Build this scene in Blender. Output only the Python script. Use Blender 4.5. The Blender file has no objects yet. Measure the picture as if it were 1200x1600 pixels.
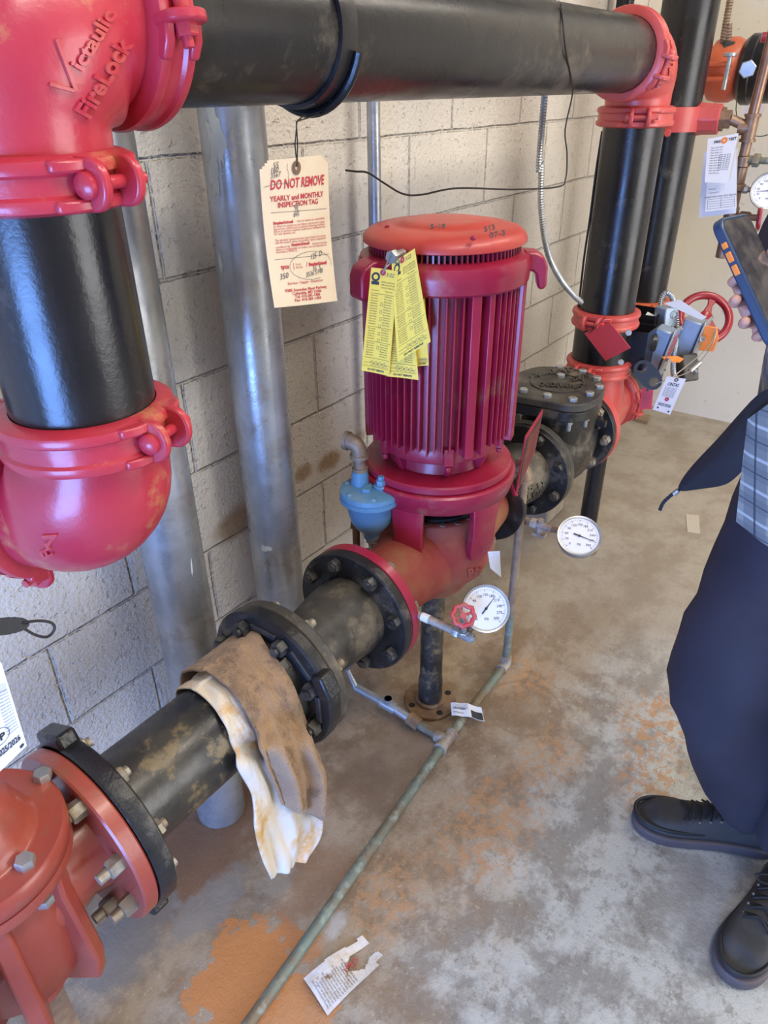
import bpy, bmesh, math, random
from mathutils import Vector, Matrix, noise
from mathutils.bvhtree import BVHTree
random.seed(7)
PI = math.pi
V = Vector
COL = bpy.context.scene.collection
SC = bpy.context.scene

# ------------------------------------------------------------ camera
CAM_R = V((0.58581699, -0.8103849, -0.00973505))
CAM_U = V((0.41756694, 0.29151541, 0.86061409))
CAM_F = V((0.69459074, 0.50822739, -0.50916463))
FPX = 1123.26
CAM_O = V((0, 0, 1.524))
cd = bpy.data.cameras.new('camera'); cam = bpy.data.objects.new('camera', cd); COL.objects.link(cam)
M = Matrix((CAM_R, CAM_U, -CAM_F)).transposed().to_4x4(); M.translation = CAM_O
cam.matrix_world = M
cd.sensor_fit = 'HORIZONTAL'; cd.sensor_width = 36; cd.lens = FPX / 1200 * 36
cd.clip_start = .02; cd.clip_end = 60
SC.camera = cam

# ------------------------------------------------------------ light
SC.view_settings.view_transform = 'Standard'; SC.view_settings.look = 'None'
SC.view_settings.gamma = 1; SC.view_settings.use_curve_mapping = False
SC.view_settings.exposure = 0.0
w = bpy.data.worlds.new('world'); SC.world = w; w.use_nodes = True
w.node_tree.nodes['Background'].inputs[0].default_value = (.75, .85, 1, 1)
w.node_tree.nodes['Background'].inputs[1].default_value = 1.0

def area(name, loc, target, sx, sy, power, color):
    l = bpy.data.lights.new(name, 'AREA'); l.shape = 'RECTANGLE'; l.size = sx; l.size_y = sy
    l.energy = power; l.color = color
    o = bpy.data.objects.new(name, l); COL.objects.link(o); o.location = loc
    o.rotation_euler = (V(target) - V(loc)).to_track_quat('-Z', 'Y').to_euler()
    return o
area('doorway_daylight', (1.9, -2.55, 1.25), (1.7, .8, .7), 1.9, 2.1, 70, (1, .97, .94))
area('low_blue_daylight', (-1.62, .15, .60), (.4, 1.0, .40), 1.1, 1.0, 105, (.17, .38, 1))  # blue daylight from the left; its low shutter opening is added, unseen
area('ceiling_strip_light', (.9, -.55, 3.08), (.9, -.5, 0), 2.4, .25, 52, (1, .90, .76))
area('ceiling_strip_light', (3.0, -.3, 3.08), (3.0, -.3, 0), 1.2, .25, 20, (1, .90, .78))

# ------------------------------------------------------------ pixel helpers (1200 x 1600 frame)
def ray(x, y):
    return CAM_F + CAM_R * ((x - 600) / FPX) - CAM_U * ((y - 800) / FPX)
def onX(x, y, X): d = ray(x, y); return CAM_O + d * (X / d.x)
def onY(x, y, Y): d = ray(x, y); return CAM_O + d * (Y / d.y)
def onZ(x, y, Z=0.0): d = ray(x, y); return CAM_O + d * ((Z - CAM_O.z) / d.z)
def onR(x, y, rho): d = ray(x, y); return CAM_O + d * (rho / math.hypot(d.x, d.y))
def onT(x, y, t): return CAM_O + ray(x, y) * t
def onPipe(x, y, cy, cz, r):            # hit on a horizontal pipe running along X
    d = ray(x, y); a = d.y**2 + d.z**2; zz = cz - CAM_O.z
    b = -2 * (d.y * cy + d.z * zz); c = cy * cy + zz * zz - r * r
    D = max(0, b * b - 4 * a * c); t = (-b - math.sqrt(D)) / 2 / a
    return CAM_O + d * t

# ------------------------------------------------------------ materials
def mat(name, c1, rough=.5, metal=0, c2=None, scale=8, amt=.5, bump=0, bscale=60, c3=None, s3=3, t3=(.55, .7), coat=0, rvar=0, sheen=0):
    m = bpy.data.materials.new(name); m.use_nodes = True
    nt = m.node_tree; N = nt.nodes; L = nt.links; p = N['Principled BSDF']
    p.inputs['Base Color'].default_value = (*c1, 1); p.inputs['Roughness'].default_value = rough
    p.inputs['Metallic'].default_value = metal; p.inputs['Coat Weight'].default_value = coat
    p.inputs['Coat Roughness'].default_value = .15
    if sheen: p.inputs['Sheen Weight'].default_value = sheen
    tc = N.new('ShaderNodeTexCoord'); last = None
    def nz(s, det=6, ro=.6):
        n = N.new('ShaderNodeTexNoise'); n.inputs['Scale'].default_value = s; n.inputs['Detail'].default_value = det
        n.inputs['Roughness'].default_value = ro; L.new(tc.outputs['Object'], n.inputs['Vector']); return n.outputs['Fac']
    def ramp(f, a, b):
        r = N.new('ShaderNodeMapRange'); r.inputs['From Min'].default_value = a; r.inputs['From Max'].default_value = b
        L.new(f, r.inputs['Value']); return r.outputs['Result']
    def mix(f, a, b):
        x = N.new('ShaderNodeMix'); x.data_type = 'RGBA'; L.new(f, x.inputs[0])
        for i, v in ((6, a), (7, b)):
            if isinstance(v, tuple): x.inputs[i].default_value = (*v, 1)
            else: L.new(v, x.inputs[i])
        return x.outputs[2]
    if c2:
        f = ramp(nz(scale), .5 - .12 * (1.01 - amt) - .04, .5 + .12 * (1.01 - amt) + .04)
        last = mix(f, c1, c2)
    if c3:
        last = mix(ramp(nz(s3, 8, .7), .5 + (t3[0] - .5) * .55, .5 + (t3[1] - .5) * .55), last if last else c1, c3)
    if last: L.new(last, p.inputs['Base Color'])
    if rvar:
        r = N.new('ShaderNodeMapRange'); r.inputs['To Min'].default_value = max(0, rough - rvar); r.inputs['To Max'].default_value = min(1, rough + rvar)
        r.inputs['From Min'].default_value = .35; r.inputs['From Max'].default_value = .65
        L.new(nz(scale * 1.7), r.inputs['Value']); L.new(r.outputs[0], p.inputs['Roughness'])
    if bump:
        b = N.new('ShaderNodeBump'); b.inputs['Strength'].default_value = 1; b.inputs['Distance'].default_value = bump
        L.new(nz(bscale, 4), b.inputs['Height']); L.new(b.outputs[0], p.inputs['Normal'])
    return m

RED = (.42, .020, .048); RED2 = (.48, .034, .056)
MT = {}
MT['red'] = mat('red_gloss_paint', RED, .33, c2=RED2, scale=5, bump=.0008, bscale=45, c3=(.50, .20, .09), s3=7, t3=(.66, .82), coat=.25)
MT['red_far'] = mat('coral_red_paint', (.50, .060, .06), .4, c2=(.54, .09, .075), scale=6, bump=.0006, bscale=50, coat=.15)
MT['crimson'] = mat('crimson_motor_paint', (.30, .010, .040), .36, c2=(.37, .016, .052), scale=6, bump=.0004, bscale=60, c3=(.33, .10, .08), s3=9, t3=(.6, .85), coat=.15)
MT['cap_red'] = mat('faded_cap_red', (.60, .075, .05), .42, c2=(.50, .055, .045), scale=7, c3=(.42, .17, .10), s3=5, t3=(.55, .75), coat=.1)
MT['rusty_red'] = mat('rusty_cast_red', (.30, .040, .038), .55, c2=(.34, .085, .055), scale=9, bump=.001, bscale=40, c3=(.30, .13, .06), s3=5, t3=(.48, .68))
MT['valve_red'] = mat('valve_brick_red', (.29, .048, .034), .34, c2=(.34, .068, .042), scale=6, bump=.0008, bscale=35, c3=(.24, .10, .06), s3=5, t3=(.54, .76), coat=.2)
MT['orange_red'] = mat('orange_red_paint', (.60, .13, .05), .45, c2=(.5, .09, .05), scale=8, coat=.1)
MT['black'] = mat('black_pipe_paint', (.008, .008, .010), .27, c2=(.014, .013, .014), scale=4, bump=.0003, bscale=150, rvar=.07, c3=(.06, .055, .048), s3=9, t3=(.66, .85))
MT['black_dusty'] = mat('dusty_black_pipe', (.014, .014, .015), .36, c2=(.055, .050, .042), scale=9, amt=.3, bump=.0005, bscale=90, c3=(.17, .13, .07), s3=16, t3=(.54, .70), rvar=.12)
MT['black_top'] = mat('black_pipe_dust', (.009, .009, .010), .30, c2=(.028, .026, .023), scale=3, bump=.0003, bscale=120, c3=(.11, .09, .065), s3=5, t3=(.62, .85), rvar=.1)
MT['cast'] = mat('cast_black_iron', (.009, .009, .010), .36, c2=(.024, .022, .02), scale=10, bump=.0012, bscale=110, c3=(.13, .11, .085), s3=10, t3=(.58, .8), rvar=.1)
MT['castgrey'] = mat('dusty_grey_iron', (.022, .021, .020), .5, c2=(.075, .068, .056), amt=.3, scale=12, bump=.001, bscale=100, c3=(.18, .15, .11), s3=7, t3=(.55, .75))
MT['galv'] = mat('galvanised_steel', (.47, .49, .50), .34, .6, c2=(.33, .35, .37), scale=7, bump=.0003, bscale=150, c3=(.30, .25, .20), s3=4, t3=(.58, .8), rvar=.12)
MT['zinc'] = mat('zinc_plate', (.50, .52, .52), .35, .7, c2=(.38, .39, .38), scale=20)
MT['zinc_bluelit'] = mat('galvanised_box_blue_lit', (.34, .42, .52), .38, .4, c2=(.28, .34, .42), scale=15)  # reflection of the blue side light painted into the galvanised colour
MT['nut'] = mat('dusty_nut', (.33, .31, .26), .5, .5, c2=(.24, .19, .13), scale=40, amt=.7)
MT['blacknut'] = mat('black_painted_nut', (.10, .095, .085), .4, .4, c2=(.03, .03, .03), scale=40, amt=.7)
MT['brown'] = mat('brown_corroded_pipe', (.24, .17, .115), .55, .3, c2=(.33, .25, .18), scale=25, amt=.5, bump=.0005)
MT['brass'] = mat('aged_bronze', (.30, .19, .12), .45, .6, c2=(.22, .14, .09), scale=30, amt=.6)
MT['copper'] = mat('copper_pipe_brown', (.34, .20, .13), .35, .7, c2=(.24, .14, .09), scale=14)
MT['patina'] = mat('green_patina_copper', (.17, .22, .18), .55, .25, c2=(.20, .15, .09), scale=9, amt=.6, c3=(.30, .34, .29), s3=25, t3=(.5, .75), bump=.0003)
MT['solder'] = mat('lime_crusted_fitting', (.40, .36, .31), .6, .2, c2=(.27, .20, .15), scale=30, amt=.6, bump=.0005)
MT['blue'] = mat('blue_valve_paint', (.10, .25, .42), .42, c2=(.12, .28, .44), scale=8, c3=(.30, .34, .33), s3=7, t3=(.55, .8), bump=.0005, coat=.1)
MT['dark'] = mat('near_black', (.006, .006, .006), .7)
MT['plastic'] = mat('black_plastic', (.018, .02, .024), .42, bump=.0003, bscale=200)
MT['bin'] = mat('black_sheet_metal', (.010, .011, .014), .35)
MT['wire'] = mat('dark_wire', (.03, .028, .025), .5, .5)
MT['steelwire'] = mat('steel_cable', (.35, .34, .32), .4, .8)
MT['manila'] = mat('manila_card', (.74, .60, .40), .7, c2=(.70, .56, .37), scale=12)
MT['yellow'] = mat('yellow_card', (.97, .73, .09), .6, c2=(.93, .70, .10), scale=18)
MT['white'] = mat('white_card', (.78, .78, .78), .55)
MT['paper'] = mat('white_paper', (.74, .75, .80), .6)
MT['floorpaper'] = mat('soiled_paper', (.72, .71, .70), .65, c2=(.60, .52, .42), scale=45, amt=.3, c3=(.30, .17, .08), s3=28, t3=(.66, .72))
MT['floorcard'] = mat('dusty_card', (.50, .45, .36), .8)
MT['inkred'] = mat('red_ink', (.50, .03, .05), .6)
MT['ink'] = mat('black_ink', (.03, .03, .035), .6)
MT['inkgrey'] = mat('grey_ink', (.16, .15, .15), .6)
MT['pencil'] = mat('pencil_ink', (.10, .09, .10), .6)
MT['redtag'] = mat('red_tag_plastic', (.55, .05, .06), .4)
MT['pinktag'] = mat('pink_red_card', (.80, .08, .12), .5)
MT['orange'] = mat('orange_cap', (.85, .24, .03), .4)
MT['handred'] = mat('handwheel_red', (.30, .010, .025), .3, coat=.3)
MT['handpink'] = mat('small_handwheel_red', (.55, .04, .06), .45, c2=(.45, .10, .09), scale=60)
MT['dial'] = mat('gauge_dial', (.80, .80, .80), .35, coat=.4)
MT['concrete'] = mat('concrete_block', (.36, .30, .22), .85, c2=(.30, .25, .19), scale=20, bump=.001)
MT['wood'] = mat('old_wood', (.24, .15, .09), .8, c2=(.3, .2, .12), scale=25)
MT['towel'] = mat('brown_terry_towel', (.44, .27, .135), .95, c2=(.36, .21, .105), scale=11, bump=.006, bscale=300, c3=(.20, .12, .06), s3=15, t3=(.52, .72), sheen=.3)
MT['cream'] = mat('soiled_cream_cotton', (.70, .62, .49), .9, c2=(.60, .60, .60), scale=6, bump=.0015, bscale=60, c3=(.60, .36, .13), s3=9, t3=(.50, .70))
MT['skin'] = mat('skin', (.55, .29, .21), .5)
MT['navy'] = mat('navy_twill', (.022, .022, .036), .8, c2=(.030, .029, .047), scale=5, bump=.0006, bscale=240)
MT['jacket'] = mat('black_jacket_cloth', (.016, .017, .024), .75, bump=.0006, bscale=200)
MT['shoe'] = mat('black_nubuck', (.028, .029, .031), .7, c2=(.045, .044, .044), scale=14, bump=.0004, bscale=200)
MT['shoedark'] = mat('black_shoe_trim', (.012, .013, .016), .55)
MT['sole'] = mat('dark_rubber_sole', (.075, .065, .072), .6, c2=(.10, .08, .08), scale=9)
MT['lace'] = mat('black_lace', (.01, .01, .01), .7)
MT['hair'] = mat('dark_hair', (.02, .014, .01), .6)
MT['phone'] = mat('blue_phone_case', (.020, .045, .10), .35)
MT['screen'] = mat('phone_glass', (.05, .045, .05), .08, c2=(.13, .12, .11), scale=30, coat=1)
MT['rust'] = mat('rusted_iron', (.17, .095, .05), .8, c2=(.26, .16, .08), scale=25, bump=.001)
MT['clear'] = mat('peeling_label', (.66, .66, .62), .5)

def plaid():
    m = bpy.data.materials.new('grey_plaid_flannel'); m.use_nodes = True
    nt = m.node_tree; N = nt.nodes; L = nt.links; p = N['Principled BSDF']; p.inputs['Roughness'].default_value = .9
    tc = N.new('ShaderNodeTexCoord'); sp = N.new('ShaderNodeSeparateXYZ'); mp = N.new('ShaderNodeMapping')
    mp.inputs['Rotation'].default_value = (0, .3, .94); L.new(tc.outputs['Object'], mp.inputs[0]); L.new(mp.outputs[0], sp.inputs[0])
    def band(sock, freq, ph, a, b):
        mu = N.new('ShaderNodeMath'); mu.operation = 'MULTIPLY_ADD'; L.new(sock, mu.inputs[0]); mu.inputs[1].default_value = freq; mu.inputs[2].default_value = ph
        fr = N.new('ShaderNodeMath'); fr.operation = 'FRACT'; L.new(mu.outputs[0], fr.inputs[0])
        g = N.new('ShaderNodeMath'); g.operation = 'GREATER_THAN'; L.new(fr.outputs[0], g.inputs[0]); g.inputs[1].default_value = a
        l = N.new('ShaderNodeMath'); l.operation = 'LESS_THAN'; L.new(fr.outputs[0], l.inputs[0]); l.inputs[1].default_value = b
        x = N.new('ShaderNodeMath'); x.operation = 'MULTIPLY'; L.new(g.outputs[0], x.inputs[0]); L.new(l.outputs[0], x.inputs[1]); return x.outputs[0]
    prev = (.27, .29, .27)
    for s, fq, ph, a, b, c, k in (('X', 20, 0, .0, .42, (.13, .15, .17), .6), ('Z', 20, .2, .0, .42, (.13, .15, .17), .6), ('X', 20, 0, .62, .72, (.50, .55, .56), .7), ('Z', 20, .2, .62, .72, (.50, .55, .56), .7), ('X', 20, 0, .18, .22, (.03, .04, .06), .8), ('Z', 20, .2, .18, .22, (.03, .04, .06), .8)):
        f = band(sp.outputs[s], fq, ph, a, b)
        mu = N.new('ShaderNodeMath'); mu.operation = 'MULTIPLY'; L.new(f, mu.inputs[0]); mu.inputs[1].default_value = k
        x = N.new('ShaderNodeMix'); x.data_type = 'RGBA'; L.new(mu.outputs[0], x.inputs[0])
        if isinstance(prev, tuple): x.inputs[6].default_value = (*prev, 1)
        else: L.new(prev, x.inputs[6])
        x.inputs[7].default_value = (*c, 1); prev = x.outputs[2]
    L.new(prev, p.inputs['Base Color']); return m
MT['plaid'] = plaid()

class NT:
    """small node-graph writer for the floor and walls"""
    def __init__(s, name):
        s.m = bpy.data.materials.new(name); s.m.use_nodes = True; s.N = s.m.node_tree.nodes; s.L = s.m.node_tree.links
        s.p = s.N['Principled BSDF']; s.pos = s.N.new('ShaderNodeNewGeometry').outputs['Position']
    def put(s, v, sock):
        if hasattr(v, 'links'): s.L.new(v, sock)
        elif isinstance(v, tuple) and len(v) == 3 and sock.type == 'RGBA': sock.default_value = (*v, 1)
        else: sock.default_value = v
    def math(s, op, a, b=0.0, c=None, clamp=False):
        n = s.N.new('ShaderNodeMath'); n.operation = op; n.use_clamp = clamp; s.put(a, n.inputs[0]); s.put(b, n.inputs[1])
        if c is not None: s.put(c, n.inputs[2])
        return n.outputs[0]
    def noise(s, scale, det=6, ro=.6, vec=None, dist=0):
        n = s.N.new('ShaderNodeTexNoise'); n.inputs['Scale'].default_value = scale; n.inputs['Detail'].default_value = det
        n.inputs['Roughness'].default_value = ro; n.inputs['Distortion'].default_value = dist; s.L.new(vec or s.pos, n.inputs['Vector']); return n.outputs['Fac']
    def ramp(s, f, a, b, lo=0.0, hi=1.0):
        n = s.N.new('ShaderNodeMapRange'); n.interpolation_type = 'SMOOTHSTEP'; s.put(f, n.inputs['Value']); s.put(a, n.inputs['From Min']); s.put(b, n.inputs['From Max'])
        n.inputs['To Min'].default_value = lo; n.inputs['To Max'].default_value = hi; return n.outputs['Result']
    def mix(s, f, a, b):
        n = s.N.new('ShaderNodeMix'); n.data_type = 'RGBA'; s.put(f, n.inputs[0]); s.put(a, n.inputs[6]); s.put(b, n.inputs[7]); return n.outputs[2]
    def sep(s): n = s.N.new('ShaderNodeSeparateXYZ'); s.L.new(s.pos, n.inputs[0]); return n.outputs
    def dist2(s, cx, cy, sx=1, sy=1, rot=0):
        o = s.sep(); dx = s.math('SUBTRACT', o['X'], cx); dy = s.math('SUBTRACT', o['Y'], cy); c, k = math.cos(rot), math.sin(rot)
        a = s.math('ADD', s.math('MULTIPLY', dx, c / sx), s.math('MULTIPLY', dy, k / sx)); b = s.math('ADD', s.math('MULTIPLY', dx, -k / sy), s.math('MULTIPLY', dy, c / sy))
        return s.math('SQRT', s.math('ADD', s.math('MULTIPLY', a, a), s.math('MULTIPLY', b, b)))
    def bump(s, h, d, prev=None):
        n = s.N.new('ShaderNodeBump'); n.inputs['Distance'].default_value = d; s.L.new(h, n.inputs['Height'])
        if prev: s.L.new(prev, n.inputs['Normal'])
        return n.outputs[0]

def block_wall_mat():
    g = NT('painted_block_wall'); N, L = g.N, g.L; o = g.sep()
    cx = N.new('ShaderNodeCombineXYZ'); L.new(g.math('ADD', o['X'], -1.2857 - .2032 + 8.128), cx.inputs[0]); L.new(g.math('ADD', o['Z'], 0.0), cx.inputs[1])
    # waver of the joints
    br = N.new('ShaderNodeTexBrick'); br.offset = .5; br.offset_frequency = 2
    br.inputs['Scale'].default_value = 1; br.inputs['Brick Width'].default_value = .4064; br.inputs['Row Height'].default_value = .2032
    br.inputs['Mortar Size'].default_value = .0055; br.inputs['Mortar Smooth'].default_value = 1.0
    br.inputs['Color1'].default_value = (0, 0, 0, 1); br.inputs['Color2'].default_value = (1, 1, 1, 1)
    wn = N.new('ShaderNodeTexNoise'); wn.inputs['Scale'].default_value = 9; L.new(g.pos, wn.inputs['Vector'])
    vm = N.new('ShaderNodeVectorMath'); vm.operation = 'MULTIPLY_ADD'; L.new(wn.outputs['Color'], vm.inputs[0]); vm.inputs[1].default_value = (.006, .006, 0); L.new(cx.outputs[0], vm.inputs[2])
    L.new(vm.outputs[0], br.inputs['Vector'])
    base = g.mix(g.ramp(g.noise(3.5), .35, .65), (.66, .605, .515), (.72, .665, .57))
    base = g.mix(g.math('MULTIPLY', g.ramp(g.noise(45, 3, .8), .66, .74), .30), base, (.36, .31, .25))
    # rust smears under the relief pipe and beside the grey pipe
    def smear(cx_, cz, sx, sz, amt):
        dx = g.math('DIVIDE', g.math('SUBTRACT', o['X'], cx_), sx); dz = g.math('DIVIDE', g.math('SUBTRACT', o['Z'], cz), sz)
        d = g.math('SQRT', g.math('ADD', g.math('MULTIPLY', dx, dx), g.math('MULTIPLY', dz, dz)))
        d = g.math('ADD', d, g.math('MULTIPLY', g.math('SUBTRACT', g.noise(14), .5), .9))
        return g.math('MULTIPLY', g.ramp(d, 1.0, .35), amt)
    for a in RUSTW: base = g.mix(smear(*a), base, (.34, .20, .09))
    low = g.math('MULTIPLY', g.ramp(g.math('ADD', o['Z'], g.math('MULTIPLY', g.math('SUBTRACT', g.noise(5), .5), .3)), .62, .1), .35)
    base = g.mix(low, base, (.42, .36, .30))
    L.new(base, g.p.inputs['Base Color']); g.p.inputs['Roughness'].default_value = .55
    inv = g.math('SUBTRACT', 1.0, br.outputs['Fac'])
    n1 = g.bump(inv, .0075)
    n2 = g.bump(g.noise(120, 3, .6), .0042, n1)
    n3 = g.bump(g.ramp(g.noise(55, 3, .6), .30, .42), .0022, g.bump(g.noise(16, 3, .6), .003, n2))
    L.new(n3, g.p.inputs['Normal']); return g.m
def _w(x, y): p = onY(x, y, 1.144); return p.x, p.z
RUSTW = [(*_w(515, 720), .075, .035, .9), (*_w(475, 738), .05, .032, .8), (*_w(370, 815), .10, .055, .75), (*_w(562, 683), .05, .03, .5)]

def floor_mat():
    g = NT('stained_concrete_floor'); L = g.L; o = g.sep()
    n_big, n_mid, n_fine = g.noise(2.2, 5), g.noise(9, 8, .7), g.noise(70, 6, .7)
    grey = g.mix(g.ramp(n_mid, .42, .58), (.29, .28, .25), (.51, .52, .48))
    grey = g.mix(g.math('MULTIPLY', g.ramp(g.noise(24, 9, .8), .53, .60), .6), grey, (.19, .175, .145))
    grey = g.mix(g.math('MULTIPLY', g.ramp(n_fine, .56, .7), .5), grey, (.60, .60, .57))
    tan = g.mix(g.ramp(n_mid, .40, .60), (.26, .175, .10), (.39, .30, .20))
    tan = g.mix(g.math('MULTIPLY', g.ramp(n_fine, .58, .66), .6), tan, (.50, .43, .32))
    tan = g.mix(g.math('MULTIPLY', g.ramp(g.noise(30, 6, .8), .62, .68), .7), tan, (.12, .08, .05))
    # tan tone spreads out from the wall side
    yy = g.math('ADD', o['Y'], g.math('MULTIPLY', g.math('SUBTRACT', g.noise(4, 8, .7), .5), .75))
    yy = g.math('SUBTRACT', yy, g.math('MULTIPLY', g.ramp(o['X'], 1.7, 3.0), -.05))
    base = g.mix(g.ramp(yy, .20, .58), grey, tan)
    # far part is a plainer beige slab
    far = g.mix(g.ramp(g.noise(5, 8, .7), .38, .62), (.31, .255, .185), (.41, .36, .285))
    base = g.mix(g.ramp(g.math('ADD', o['X'], g.math('MULTIPLY', n_mid, .5)), 1.75, 2.5), base, far)
    # rust speckle patches
    for cx, cy, s, k in RUSTF:
        d = g.math('ADD', g.dist2(cx, cy, s, s * .7), g.math('MULTIPLY', g.math('SUBTRACT', g.noise(11, 8, .8), .5), 1.4))
        f = g.math('MULTIPLY', g.math('MULTIPLY', g.ramp(d, 1.0, .3), k), g.ramp(g.noise(38, 7, .75), .46, .56))
        base = g.mix(f, base, (.50, .27, .12))
    # dark brown under the big pipe, grey patch near the valve, orange rust puddle by the floor pipe
    for cx, cy, sx, sy, col, k, e in FLOOR_PATCHES:
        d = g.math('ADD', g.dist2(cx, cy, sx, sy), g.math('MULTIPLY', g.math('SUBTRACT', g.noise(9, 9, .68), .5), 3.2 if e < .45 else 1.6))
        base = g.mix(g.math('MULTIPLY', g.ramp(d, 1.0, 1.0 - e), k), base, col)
    # ring left by a bucket
    c = onZ(818, 1105)
    for r, wd in ((.105, .006),):
        d = g.math('ABSOLUTE', g.math('SUBTRACT', g.math('ADD', g.dist2(c.x, c.y), g.math('MULTIPLY', g.math('SUBTRACT', n_mid, .5), .02)), r))
        base = g.mix(g.math('MULTIPLY', g.ramp(d, wd * 1.4, 0), .5), base, (.26, .17, .10))
    d = g.math('ADD', g.dist2(c.x, c.y, .1, .1), g.math('MULTIPLY', g.math('SUBTRACT', n_mid, .5), .8))
    base = g.mix(g.math('MULTIPLY', g.ramp(d, 1.0, .4), .35), base, (.27, .18, .11))
    # hairline crack
    a, b = onZ(850, 1062), onZ(1050, 1150); t = (b - a).normalized(); nx, ny = -t.y, t.x
    dd = g.math('ADD', g.math('MULTIPLY', g.math('SUBTRACT', o['X'], a.x), nx), g.math('MULTIPLY', g.math('SUBTRACT', o['Y'], a.y), ny))
    dd = g.math('ABSOLUTE', g.math('ADD', dd, g.math('MULTIPLY', g.math('SUBTRACT', g.noise(9, 6), .5), .09)))
    ln = g.ramp(g.dist2((a.x + b.x) / 2, (a.y + b.y) / 2, .26, .26), 1.1, .8)
    base = g.mix(g.math('MULTIPLY', g.math('MULTIPLY', g.ramp(dd, .0022, .0004), ln), .5), base, (.14, .11, .08))
    L.new(base, g.p.inputs['Base Color'])
    L.new(g.ramp(n_mid, .3, .7, .38, .66), g.p.inputs['Roughness'])
    L.new(g.bump(g.noise(80, 6, .75), .003, g.bump(n_mid, .005)), g.p.inputs['Normal']); return g.m
def _f(x, y): p = onZ(x, y); return p.x, p.y
RUSTF = [(*_f(1030, 1130), .20, .9), (*_f(1010, 1220), .16, .8), (*_f(760, 1290), .24, .75), (*_f(860, 1180), .16, .6), (*_f(600, 1400), .16, .7), (*_f(820, 1060), .15, .8)]
FLOOR_PATCHES = [(*_f(300, 1330), .36, .15, (.25, .125, .06), .9, .5),
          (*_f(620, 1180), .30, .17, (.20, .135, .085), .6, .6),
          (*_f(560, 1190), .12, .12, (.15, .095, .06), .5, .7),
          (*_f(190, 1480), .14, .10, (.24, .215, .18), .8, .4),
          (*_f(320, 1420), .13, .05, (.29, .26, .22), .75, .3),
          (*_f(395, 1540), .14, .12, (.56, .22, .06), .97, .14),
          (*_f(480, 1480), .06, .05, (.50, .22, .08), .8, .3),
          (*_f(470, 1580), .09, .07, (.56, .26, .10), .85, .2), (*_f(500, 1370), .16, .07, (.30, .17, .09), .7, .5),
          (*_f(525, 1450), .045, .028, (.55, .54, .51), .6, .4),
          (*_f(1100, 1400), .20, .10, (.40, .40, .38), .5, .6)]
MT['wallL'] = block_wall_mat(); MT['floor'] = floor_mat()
MT['wallfar'] = mat('smooth_cream_wall', (.66, .62, .52), .6, c2=(.62, .58, .49), scale=2, bump=.0012, bscale=30, c3=(.5, .45, .36), s3=30, t3=(.74, .78))
MT['ceil'] = mat('off_white_ceiling', (.7, .68, .64), .9)

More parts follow.
